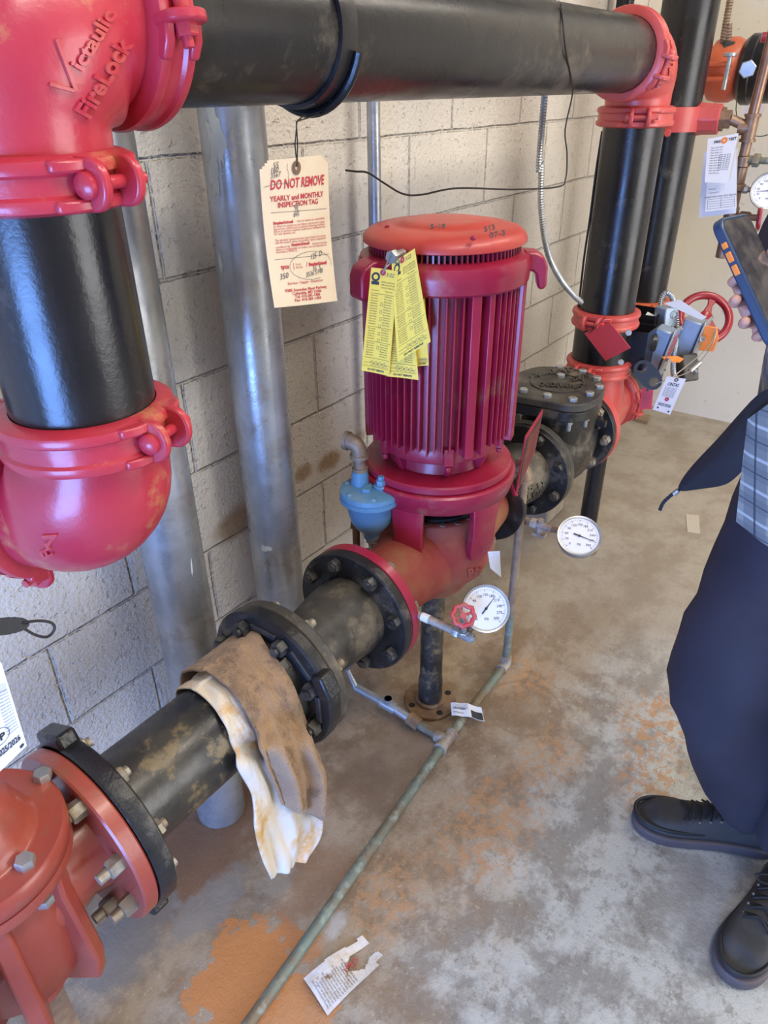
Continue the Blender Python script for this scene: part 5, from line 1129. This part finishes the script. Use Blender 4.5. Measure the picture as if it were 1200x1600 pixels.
part('case', MB().box(b2, (.07, .06, .135), (1, 0, 0), tilt), 'zinc_bluelit', t, bevel=.006); cv = b2 + V((0, -.038, 0)); cvp = part('cover', MB().box(cv, (.085, .006, .145), (1, 0, 0), tilt), 'galv', t, bevel=.002)
for sx in (-.038, .038):
    for sz in (-.07, .07): part('screw', MB().sphere(cv + V((sx, -.004, 0)) + tilt * sz, .004, 8), 'zinc', cvp)
q = onX(1105, 530, 2.50); part('tab', MB().prism([(-.018, -.042), (.026, -.040), (.034, .005), (.022, .042), (-.016, .044)], q, (.15, -.99, 0), (-.1, 0, 1), (.99, .15, .1), .006), 'orange', t, bevel=.002, label='orange plastic tab'); part('stud', MB().tube([onX(1092, 530, 2.48), onX(1102, 529, 2.48)], .007, 10).hexa(onX(1092, 530, 2.48), (.5, -.8, 0), .012, .01), 'zinc', t)
# junction box
jb = onX(1040, 494, 2.50)
t = thing('junction_box', 'square junction box tinted blue by reflection above the front switch box', 'junction box', jb); part('case', MB().box(jb, (.05, .06, .062), (.8, -.6, 0), (0, .1, 1)), 'zinc_bluelit', t, bevel=.004)
part('knockout', MB().lathe([(.010, 0), (.013, 0), (.013, .002), (.010, .002), (.010, 0)], jb + V((-.012, -.033, .012)), (-.5, -.85, .1), 20), 'galv', t)
cp = [onX(1032, 488, 2.55), onX(1033, 470, 2.55), onX(1040, 458, 2.55), onX(1050, 464, 2.55), onX(1056, 490, 2.52), onX(1058, 520, 2.50), onX(1054, 550, 2.46), onX(1052, 580, 2.42), onX(1056, 592, 2.40)]
solo('armoured_cable', armoured('a', cp, .010, '', pitch=.007), 'galv', 'short looping armoured cable between the switch boxes', 'cable')
cj = onX(1072, 575, 2.46)
solo('cable_fitting', MB().box(cj, (.06, .05, .09), (.8, -.6, 0), (.3, .3, 1)).box(cj + V((0, 0, -.02)), (.03, .07, .03)), 'castgrey', 'dull metal conduit fitting under the rear switch box', 'fitting', bevel=.006)
ls = Patch(onX(1037, 474, 2.5), onX(1062, 468, 2.5), onX(1104, 496, 2.48), onX(1096, 500, 2.48)); solo('paper_strip', ls.sheet(8, 4, th=.001), 'white', 'white paper strip bent across the top of the switch boxes', 'paper')
hwc = onX(1101, 497, 2.78)
t = thing('valve_handwheel', 'large dark red spoked handwheel behind the switch boxes', 'handwheel', hwc)
nrm = (CAM_O - hwc).normalized() + V((.1, -.30, .50)); u_, v_, n2 = frame(nrm)
b = MB(); Rw = .086; b.tube([hwc + (u_ * math.cos(2 * PI * i / 48) + v_ * math.sin(2 * PI * i / 48)) * Rw for i in range(48)], .0145, 12, closed=True)
part('rim', b, 'handred', t, smooth=60); b = MB()
for k in range(3):
    a = 2 * PI * k / 3 + 1.2; dd = u_ * math.cos(a) + v_ * math.sin(a); sd = n2.cross(dd)
    b.prism([(.01, -.018), (.05, -.009), (.082, -.016), (.082, .016), (.05, .009), (.01, .018)], hwc - n2 * .005, dd, sd, n2, .010)
part('spokes', b, 'handred', t, bevel=.003); part('hub', MB().lathe([(0, -.02), (.024, -.02), (.024, .012), (.01, .018), (0, .018)], hwc, n2, 24), 'handred', t)
part('shaft', MB().tube([hwc - n2 * .01, hwc - n2 * .10, V((XB + .05, YB - .05, hwc.z))], .012, 12), 'castgrey', t)
# black oval seal
a_, b_ = onX(996, 566, 2.26), onX(1029, 606, 2.26)
seal((a_, b_), .062, .012, CAM_O - a_, 'black oval plastic seal hanging below the open boxes', holes=((-.55, .26, .5), (.55, .26, .5)))
lp = [onX(1025, 600, 2.26), onX(1045, 592, 2.28), onX(1068, 585, 2.32), onX(1085, 575, 2.36), onX(1100, 558, 2.42), onX(1113, 538, 2.48), onX(1119, 520, 2.50), onX(1118, 514, 2.50), onX(1116, 525, 2.48), onX(1104, 545, 2.42), onX(1080, 566, 2.34), onX(1050, 590, 2.28)]
solo('security_cable', MB().tube(curve(lp, 5), .0016, 6), 'steelwire', 'thin steel seal cable looped from the black seal up to the handwheel', 'cable')
solo('cable_clamp', MB().tube([onX(1078, 580, 2.35), onX(1094, 566, 2.38)], .008, 8).tube([onX(1082, 574, 2.36), onX(1089, 582, 2.36)], .006, 8), 'steelwire', 'small metal clamp on the seal cable', 'clamp')
wt2 = Patch(onX(1042, 588, 2.27), onX(1072, 592, 2.27), onX(1047, 648, 2.25), onX(1020, 640, 2.25), bend=.002)
t = thing('inspection_tag', 'white printed inspection tag hanging low near the far floor, dated 2025/2026', 'tag', wt2.P(.5, 1)); part('card', wt2.sheet(6, 12), 'white', t)
b = MB(); wt2.text(b, 'CINTAS', .5, .24, .0145, bold=.0004, align='CENTER', fit=.58); wt2.text(b, '2025/2026', .5, .82, .0125, bold=.0003, align='CENTER', fit=.72)
for i in range(9): wt2.text(b, 'Fire system inspection', .16, .30 + i * .032, .0040)
wt2.ring(b, .22, .90, .0003, .003); wt2.ring(b, .85, .93, .0003, .003)
part('printed_text', b, 'ink', t)
b = MB(); wt2.ring(b, .5, .62, .002, .0065); wt2.rect(b, .42, .60, .58, .62); part('emblem', b, 'inkred', t); b = MB(); wt2.ring(b, .55, .06, .002, .0065); part('eyelet', b, 'brass', t)
pt2 = Patch(onX(1003, 606, 2.30), onX(1021, 608, 2.30), onX(1018, 639, 2.30), onX(999, 640, 2.30))
t = thing('paper_tag', 'small pink-red tag hanging beside the red tee', 'tag', pt2.P(.5, 1)); part('card', pt2.sheet(4, 6), 'pinktag', t)
b = MB()
for i in range(5): pt2.text(b, 'DO NOT REMOVE', .2 + i * .15, .92, .0062, rot=PI / 2)
part('printed_text', b, 'inkgrey', t); b = MB(); pt2.ring(b, .5, .1, .0015, .006); part('eyelet', b, 'brass', t)
part('string', MB().tube([pt2.P(.5, .1), onX(1012, 598, 2.28)], .001, 6), 'wire', t)

# ------------------------------------------------------------ papers at upper right
pA = Patch(onX(1100, 238, 2.72), onX(1153, 232, 2.72), onX(1150, 333, 2.70), onX(1092, 340, 2.70)); solo('form_sheet', pA.sheet(4, 6), 'paper', 'pale backing sheet hanging behind the clipped forms at upper right', 'paper')
pB = Patch(onX(1108, 236, 2.69), onX(1150, 233, 2.69), onX(1151, 325, 2.67), onX(1102, 331, 2.67)); t = thing('form_sheet', 'middle white form with ruled table, under the top card at upper right', 'paper', pB.P(.5, 1)); part('sheet', pB.sheet(4, 6), 'white', t)
b = MB(); pB.text(b, 'Remarks', .08, .64, .006); pB.text(b, 'Inspected by', .08, .70, .006); pB.text(b, 'INSPECTION AND TEST RECORD', .5, .775, .0065, bold=.0001, align='CENTER')
for i in range(5): pB.line(b, .06, .80 + i * .04, .94, .80 + i * .04, .0008)
for u in (.06, .5, .94): pB.line(b, u, .80, u, .96, .0008)
part('printed_text', b, 'inkgrey', t)
pC = Patch(onX(1106, 217, 2.66), onX(1154, 208, 2.66), onX(1137, 286, 2.64), onX(1101, 285, 2.64)); t = thing('form_card', 'front white record card with a round logo, hanging from the bronze trim', 'paper', pC.P(.5, 1)); part('sheet', pC.sheet(4, 6), 'white', t)
b = MB(); pC.text(b, 'FIRE', .22, .13, .010, bold=.0004); pC.text(b, 'TEST', .70, .12, .010, bold=.0004)
for i in range(11): pC.text(b, 'Main drain test', .14, .24 + i * .056, .0055)
for i in range(9): pC.line(b, .48, .40 + i * .04, .88, .40 + i * .04, .0006)
for i in range(5): pC.line(b, .48 + i * .1, .40, .48 + i * .1, .72, .0006)
part('printed_text', b, 'ink', t); b = MB(); pC.ring(b, .57, .10, .003, .009); part('logo', b, 'orange', t)
pD = Patch(onX(1098, 145, 3.75), onX(1112, 145, 3.75), onX(1109, 183, 3.75), onX(1093, 185, 3.75)); solo('wall_card', pD.sheet(2, 3), 'floorcard', 'grey card behind the rear riser, above the red outlet clamp', 'card')
pE = Patch(onX(1164, 150, 3.6), onX(1200, 150, 3.6), onX(1192, 181, 3.6), onX(1157, 178, 3.6)); solo('wall_card', pE.sheet(2, 3), 'paper', 'pale bluish sheet on the far wall behind the copper tube', 'card')
solo('thin_wire', MB().tube(curve([onX(1153, 145, 3.0), onX(1150, 170, 3.0), onX(1153, 188, 2.9), onX(1158, 196, 2.75)], 6), .0015, 6), 'wire', 'thin black wire hanging from the black valve body to the bronze tee', 'wire')
solo('sight_rod', MB().tube([f2 + V((0, .02, -.10)), onX(1167, 195, 2.80)], .006, 8), 'redtag', 'thin red rod behind the copper tube at upper right', 'rod')
solo('thin_wire', MB().tube(curve([onX(1178, 212, 2.75), onX(1190, 213, 2.75), onX(1205, 209, 2.75)], 6), .0015, 6), 'wire', 'thin black wire leaving the bronze tee towards the right edge', 'wire')

# ------------------------------------------------------------ person
def skin_mesh(name, pts, edges, radii, m, parent, root=0, sub=2, disp=0, dscale=6, label=None):
    l = wloc(parent); me = bpy.data.meshes.new(name); me.from_pydata([tuple(V(p) - l) for p in pts], edges, [])
    o = bpy.data.objects.new(name, me); COL.objects.link(o); o.modifiers.new('skin', 'SKIN')
    if not me.skin_vertices: 
        bpy.context.view_layer.objects.active = o; o.select_set(True)
        me.attributes.new('x', 'FLOAT', 'POINT') if False else None
        bm = bmesh.new(); bm.from_mesh(me); bm.verts.layers.skin.verify(); bm.to_mesh(me); bm.free()
    for i, r_ in enumerate(radii):
        sv = me.skin_vertices[0].data[i]; sv.radius = r_ if isinstance(r_, tuple) else (r_, r_); sv.use_root = (i == root)
    s2 = o.modifiers.new('sub', 'SUBSURF'); s2.levels = sub; s2.render_levels = sub
    dg = bpy.context.evaluated_depsgraph_get(); ev = bpy.data.meshes.new_from_object(o.evaluated_get(dg)); bpy.data.objects.remove(o)
    if disp:
        for v in ev.vertices:
            w_ = v.co + l; k = disp * (noise.noise(V((w_.x * dscale, w_.y * dscale, w_.z * dscale * .55))) + .5 * noise.noise(w_ * dscale * 2.3)); v.co += v.normal * k
    ev.materials.clear(); ev.materials.append(MT[m])
    for p in ev.polygons: p.use_smooth = True
    o = bpy.data.objects.new(name, ev); COL.objects.link(o); o.parent = parent
    if label: o['label'] = label
    return o
HP = V((1.31, -.01, .97))        # pelvis
F_ = V((-.72, .69, 0)).normalized(); Rr = V((F_.y, -F_.x, 0))
aR = V((1.335, -.055, .09)); aL = V((1.255, -.135, .09))       # ankles
kR = V((1.245, .045, .54)); kL = V((1.20, -.17, .50))
hR = HP + Rr * .075 + V((0, 0, -.04)); hL = HP - Rr * .09 + V((0, 0, -.04))
ch = HP + F_ * .07 + V((0, 0, .40)); nk = HP + F_ * .08 + V((0, 0, .55)); hd = HP + F_ * .11 + V((0, 0, .665))
shR = ch - F_ * .04 + Rr * .115 + V((0, 0, .07)); shL = ch - Rr * .18 + V((0, 0, .07))
phc = onT(1172, 432, .80)
wr = phc + V((.10, -.04, -.07)); elL = V((1.18, -.36, 1.12)); elR = V((1.50, .02, 1.14)); wrR = V((1.26, .00, 1.08))
person = thing('person', 'person in navy trousers, plaid shirt and black jacket holding up a phone', 'person', (1.30, -.10, 0))
pts = [HP, HP + V((0, 0, .18)) + F_ * .03, ch, nk, hd - V((0, 0, .03)), hR, kR, aR + V((0, 0, .0)), hL, kL, aL + V((0, 0, .0)), shR, elR, wrR, shL, elL, wr]
ed_ = [(0, 1), (1, 2), (2, 3), (3, 4), (0, 5), (5, 6), (6, 7), (0, 8), (8, 9), (9, 10), (2, 11), (11, 12), (12, 13), (2, 14), (14, 15), (15, 16)]
rd_ = [.12, .115, .12, .052, .055, .085, .06, .042, .085, .06, .042, .048, .038, .028, .048, .038, .028]
# hands: palm and five finger chains
def hand(base, wrist, tips, thumb, palm_c, pts, ed_, rd_):
    pi = len(pts); pts.append(palm_c); ed_.append((wrist, pi)); rd_.append((.030, .018))
    for ch_, r0 in tips:
        prev = pi
        for k, p in enumerate(ch_): pts.append(p); ed_.append((prev, len(pts) - 1)); rd_.append(r0 * (1 - .1 * k)); prev = len(pts) - 1
# phone frame
P0 = onT(1115, 345, .81); P1 = onT(1201, 535, .81); ld = (P1 - P0).normalized(); Lp = .158
vw_ = (phc - CAM_O).normalized(); rp_ = vw_.cross(V((0, 0, 1))).normalized(); nrm = -vw_ * .36 + rp_ * .93; nrm = (nrm - ld * nrm.dot(ld)).normalized(); sd_ = nrm.cross(ld).normalized()
if sd_.dot(CAM_R) < 0: sd_.negate()
pc_ = P0 + ld * (Lp / 2) + sd_ * .039
bk = -nrm
palm = pc_ + bk * .034 + ld * .030 + sd_ * .050
pts[16] = palm - ld * .02 + sd_ * .12 + rp_ * .06
tips = []
for k, off in enumerate((-.010, .013, .040, .060)):
    ln = (.9, 1.0, .95, .8)[k]; rch = (-.020, -.043, -.0445, -.025)[k]
    b0 = palm + ld * (off - .028) - sd_ * .018 + bk * .002
    e1 = pc_ + ld * off + sd_ * .004 + bk * .024; e2 = pc_ + ld * off + sd_ * (rch * .75) + bk * .020; e3 = pc_ + ld * (off - .002) + sd_ * rch + bk * .009
    tips.append(([b0, e1, e2, e3], .0088 * ln))
t0 = palm + sd_ * .03; tips.append(([t0 + ld * .01, pc_ + sd_ * .050 + bk * .012 + ld * .01, pc_ + sd_ * .050 - bk * .006 - ld * .012, pc_ + sd_ * .036 + nrm * .014 - ld * .028], .0115))
hand(None, 16, tips, None, palm, pts, ed_, rd_)
pr = wrR + F_ * .06; fr = []
for k in range(4):
    q = pr + V((0, 0, .0)) + Rr * (.03 - .02 * k) + F_ * .02; fr.append(([q, q + F_ * .03 - V((0, 0, .008)), q + F_ * .05 - V((0, 0, .026)), q + F_ * .045 - V((0, 0, .045))], .0088))
fr.append(([pr - Rr * .03, pr - Rr * .045 + F_ * .02, pr - Rr * .045 + F_ * .045 - V((0, 0, .01))], .0105)); hand(None, 13, fr, None, pr, pts, ed_, rd_)
skin_mesh('body', pts, ed_, rd_, 'skin', person)
# head (out of the frame) with face and hair
b = MB(); hc_ = hd + V((0, 0, .06)); hv = []
seg, rg = 28, 18
for j in range(rg + 1):
    th = PI * j / rg
    for i in range(seg):
        a = 2 * PI * i / seg; dx, dy, dz = math.sin(th) * math.cos(a), math.sin(th) * math.sin(a), -math.cos(th)
        w_ = .076 * (1 - .18 * max(0, -dz)); dp_ = .095 * (1 - .10 * max(0, -dz)); f = dx * dp_
        if dx > .7: f += .022 * math.exp(-(dy / .16) ** 2 - ((dz + .12) / .22) ** 2) - .008 * math.exp(-((abs(dy) - .33) / .13) ** 2 - ((dz - .08) / .1) ** 2) + .006 * math.exp(-(dy / .28) ** 2 - ((dz + .48) / .07) ** 2)
        hv.append(hc_ + F_ * f + Rr * (-dy * w_) + V((0, 0, dz * .118)))
fs = [(j * seg + i, j * seg + (i + 1) % seg, (j + 1) * seg + (i + 1) % seg, (j + 1) * seg + i) for j in range(rg) for i in range(seg)]
b.add(hv, fs); b.tube([nk - V((0, 0, .02)), hc_ - V((0, 0, .06))], .052, 20)
for s_ in (-1, 1): b.sphere(hc_ + Rr * s_ * .078 + V((0, 0, -.005)), .026, 10, ax=Rr, sq=.35)
part('head', b, 'skin', person, smooth=70)
b = MB(); b.lathe([(0, .124), (.05, .115), (.074, .085), (.087, .04), (.087, -.005), (.078, -.045), (.060, -.05)], hc_ - F_ * .026, (0, 0, 1), 28)
part('hair', b, 'hair', person, smooth=70)
b = MB()
for s_ in (-1, 1): b.sphere(hc_ + F_ * .078 + Rr * s_ * .030 + V((0, 0, .010)), .0085, 12)
part('eyes', b, 'white', person)
b = MB()
for s_ in (-1, 1): b.sphere(hc_ + F_ * .0835 + Rr * s_ * .030 + V((0, 0, .009)), .0042, 10)
part('irises', b, 'hair', person); b = MB().box(hc_ + F_ * .088 + V((0, 0, -.057)), (.040, .006, .007), Rr); part('mouth', b, 'brass', person, bevel=.002)
# trousers
tp = [HP + V((0, 0, .05)), hR + V((0, 0, 0)), kR + V((-.01, .02, .04)), kR + V((0, .02, -.12)), aR + V((-.02, .035, .13)), aR + V((-.01, .02, .02)), hL, kL + V((0, 0, .05)), kL + V((0, 0, -.1)), aL + V((0, 0, .12)), aL + V((0, 0, .04)), HP + V((0, 0, .13))]
te_ = [(0, 1), (1, 2), (2, 3), (3, 4), (4, 5), (0, 6), (6, 7), (7, 8), (8, 9), (9, 10), (0, 11)]
skin_mesh('trousers', tp, te_, [.138, .118, .122, .122, .108, .092, .125, .110, .100, .092, .085, .145], 'navy', person, disp=.022, dscale=8)
# shirt
skin_mesh('shirt', [HP + V((0, 0, -.07)) + F_ * .0, HP + V((0, 0, .10)) + F_ * .03, ch, nk - V((0, 0, .03)), ], [(0, 1), (1, 2), (2, 3)], [(.165, .165), (.165, .165), (.150, .150), .07], 'plaid', person, disp=.008, dscale=9)
b = MB()
# hanging shirt tail with square hem
hq = [onR(1150, 700, 1.15), onR(1225, 640, 1.12), onR(1230, 850, 1.08), onR(1198, 846, 1.08), onR(1144, 818, 1.10)]
# jacket
upr = ch + V((0, 0, .03))
skin_mesh('jacket', [HP + V((0, 0, .06)) - F_ * .02, HP + V((0, 0, .22)), ch - V((0, 0, .09)), upr, nk - V((0, 0, .03)) - F_ * .01, shR, (shR + elR) / 2, elR, (elR + wrR) / 2, wrR - (wrR - elR) * .12, shL, (shL + elL) / 2, elL, (elL + pts[16]) / 2, pts[16] - (pts[16] - elL) * .15],
          [(0, 1), (1, 2), (2, 3), (3, 4), (3, 5), (5, 6), (6, 7), (7, 8), (8, 9), (3, 10), (10, 11), (11, 12), (12, 13), (13, 14)], [.172, .172, .175, .135, .082, .092, .078, .068, .060, .05, .092, .078, .068, .058, .046], 'jacket', person, disp=.008, dscale=9)
# jacket front corner with cord, flaring forward
fl = [onR(1212, 585, 1.18), onR(1160, 640, 1.19), onR(1118, 690, 1.21), onR(1085, 722, 1.22), onR(1062, 752, 1.23), onR(1056, 770, 1.23), onR(1080, 766, 1.215), onR(1112, 762, 1.195), onR(1140, 758, 1.18), onR(1165, 730, 1.165), onR(1225, 665, 1.15)]
cen = sum(fl, V((0, 0, 0))) / len(fl); b = MB(); n = len(fl)
nf_ = (CAM_O - cen).normalized(); inner = [p.lerp(cen, .5) + nf_ * .014 for p in fl]; inb = [p.lerp(cen, .5) - nf_ * .014 for p in fl]
b.add(fl + inner + [cen + nf_ * .018], [(i, (i + 1) % n, n + (i + 1) % n, n + i) for i in range(n)] + [(n + i, n + (i + 1) % n, 2 * n) for i in range(n)])
b.add(fl + inb + [cen - nf_ * .018], [(i, (i + 1) % n, n + (i + 1) % n, n + i) for i in range(n)] + [(n + i, n + (i + 1) % n, 2 * n) for i in range(n)])
fo = part('jacket_corner', b, 'jacket', person, smooth=180); s2 = fo.modifiers.new('sub', 'SUBSURF'); s2.levels = 2; s2.render_levels = 2; s2.boundary_smooth = 'PRESERVE_CORNERS'
part('draw_cord', MB().tube(curve([onR(1058, 766, 1.23), onR(1046, 776, 1.23), onR(1036, 786, 1.23), onR(1031, 797, 1.23)], 5), [.0035, .0028] + [.0035, .0028] * 7, 8), 'jacket', person)
part('cord_toggle', MB().tube([onR(1053, 772, 1.225), onR(1060, 766, 1.225)], .0045, 10), 'zinc', person)
# shirt tail as a shallow curved sheet in front of the trousers
sp_ = Patch(onR(1168, 655, 1.165), onR(1250, 595, 1.145), onR(1250, 878, 1.135), onR(1150, 815, 1.165), curl=.010, fn=lambda u, v: .0012 * math.sin(u * 9 + v * 3))
def hem(u, v):
    return not (u < .04 + .10 * math.sin(v * PI * 1.0) ** 2 * (v < .6)) 
part('shirt_tail', sp_.sheet(24, 24, th=.003), 'plaid', person)
# shoes
def shoe(heel, toe, parent, nm='shoe', sc=1.0):
    heel, toe = V(heel), V(toe); d = (toe - heel).normalized(); L_ = (toe - heel).length; s_ = V((-d.y, d.x, 0))
    st = [(0, .030), (.06, .036), (.15, .040), (.35, .036), (.55, .044), (.72, .053), (.85, .051), (.94, .038), (.985, .022), (1.0, .006)]
    def ring(f, w_, z, nrm_=0): return [heel + d * L_ * f + s_ * w_ + V((0, 0, z)), heel + d * L_ * f - s_ * w_ + V((0, 0, z))]
    def loft(levels, m, name, cap_top=True):
        b = MB(); K = len(st); vs = []
        for z, grow, topf in levels:
            loop = [heel + d * (L_ * f + (grow if f > .9 else (-grow if f < .05 else 0))) + s_ * (w_ + grow) + V((0, 0, z(f) if callable(z) else z)) for f, w_ in st] + [heel + d * (L_ * f + (grow if f > .9 else (-grow if f < .05 else 0))) - s_ * (w_ + grow) + V((0, 0, z(f) if callable(z) else z)) for f, w_ in reversed(st)]
            vs += loop
        n = 2 * K; fs = []
        for j in range(len(levels) - 1):
            for i in range(n): fs.append((j * n + i, j * n + (i + 1) % n, (j + 1) * n + (i + 1) % n, (j + 1) * n + i))
        # strip caps
        for j, rev in ((0, True), (len(levels) - 1, False)):
            for i in range(K - 1): q = (j * n + i, j * n + i + 1, j * n + n - 2 - i, j * n + n - 1 - i); fs.append(tuple(reversed(q)) if rev else q)
        b.add(vs, fs); o = part(name, b, m, parent, smooth=60); return o
    so = loft([(0.001, -.002, 0), (.004, .003, 0), (.018, .004, 0), (.027, .003, 0), (.030, .0, 0)], 'sole', 'shoe_sole'); so.modifiers.new('s', 'SUBSURF').levels = 1; so.modifiers['s'].render_levels = 2
    top = lambda f: .030 + (.075 if f < .38 else .075 - (.075 - .035) * min(1, (f - .38) / .35)) * (1 if f < .9 else max(.35, 1 - (f - .9) * 5.5))
    up_ = loft([(.028, -.001, 0), (.040, -.001, 0), (lambda f: .030 + (top(f) - .030) * .55, -.006, 0), (lambda f: .030 + (top(f) - .030) * .85, -.014, 0), (lambda f: top(f), -.024, 0)], 'shoe', 'shoe_upper'); up_.modifiers.new('s', 'SUBSURF').levels = 1; up_.modifiers['s'].render_levels = 2
    # toe trim band
    b = MB(); pts_ = [heel + d * (L_ * f + .000) + s_ * (w_ * .86) + V((0, 0, .048)) for f, w_ in st[4:]] + [heel + d * (L_ * f + .000) - s_ * (w_ * .86) + V((0, 0, .048)) for f, w_ in reversed(st[4:])]
    b.tube(curve(pts_, 3), .0045, 8); part('toe_seam', b, 'shoedark', up_, smooth=60); so.parent = up_
    # laces and eyelets
    b = MB(); ey = MB()
    for k in range(4):
        f = .46 + k * .065 - .0; z = top(f) + .006
        a = heel + d * L_ * f; b.tube(curve([a + s_ * .026 + V((0, 0, z - .008)), a + V((0, 0, z + .006)), a - s_ * .026 + d * .012 + V((0, 0, z - .008))], 4), .0024, 6); b.tube(curve([a - s_ * .026 + V((0, 0, z - .008)), a + V((0, 0, z + .005)), a + s_ * .026 + d * .012 + V((0, 0, z - .008))], 4), .0024, 6)
        for q in (-1, 1): ey.sphere(a + s_ * q * .029 + V((0, 0, z - .012)), .0032, 8)
    a = heel + d * L_ * .42 + V((0, 0, top(.42) + .01))
    for q in (-1, 1): b.tube(curve([a, a + s_ * q * .02 + V((0, 0, .02)) + d * .01, a + s_ * q * .040 + V((0, 0, .008)) + d * .02, a + s_ * q * .022 + d * .02, a], 5), .0022, 6)
    part('laces', b, 'lace', up_); part('eyelets', ey, 'steelwire', up_)
shoe((1.365, -.125, 0), (1.238, .178, 0), person)
shoe((1.315, -.15, 0), (.990, -.098, 0), person)
# phone
t = thing('smartphone', 'smartphone in a blue case with orange buttons, held up at the right edge', 'phone', pc_)
def rr(w_, h_, r_, n=6):
    out = []
    for cx_, cy_, a0 in ((w_ / 2 - r_, h_ / 2 - r_, 0), (-w_ / 2 + r_, h_ / 2 - r_, PI / 2), (-w_ / 2 + r_, -h_ / 2 + r_, PI), (w_ / 2 - r_, -h_ / 2 + r_, 3 * PI / 2)):
        for i in range(n + 1): a = a0 + PI / 2 * i / n; out.append((cx_ + r_ * math.cos(a), cy_ + r_ * math.sin(a)))
    return out
part('case', MB().prism(rr(.078, Lp, .014), pc_ - nrm * .006, sd_, ld, nrm, .012), 'phone', t, bevel=.0025); part('screen', MB().prism(rr(.070, Lp - .010, .010), pc_ + nrm * .0055, sd_, ld, nrm, .0012), 'screen', t)
for k, ln in ((-.048, .007), (-.034, .012), (-.018, .012)):
    part('side_button', MB().box(pc_ + ld * k - sd_ * .0395, (.003, ln, .006), sd_, nrm), 'orange', t, bevel=.0008, label='orange side button')

for o in bpy.context.scene.objects:
    if o.parent is None and o.get('category'):
        for nm, gp in (('pipe_coupling', 'bolted grooved pipe couplings'), ('pressure_gauge', 'round white faced pressure gauges'), ('adapter_flange', 'black bolted adapter flanges'), ('galvanised_pipe', 'thick galvanised pipes by the block wall'), ('armoured_cable', 'flexible armoured cables'), ('tamper_switch', 'galvanised switch boxes by the handwheel'), ('open_box', 'open black boxes by the front riser'), ('riser_pipe', 'black riser pipes'), ('pipe_elbow', 'red pipe elbows')):
            if o.name.split('.')[0] == nm: o['group'] = gp
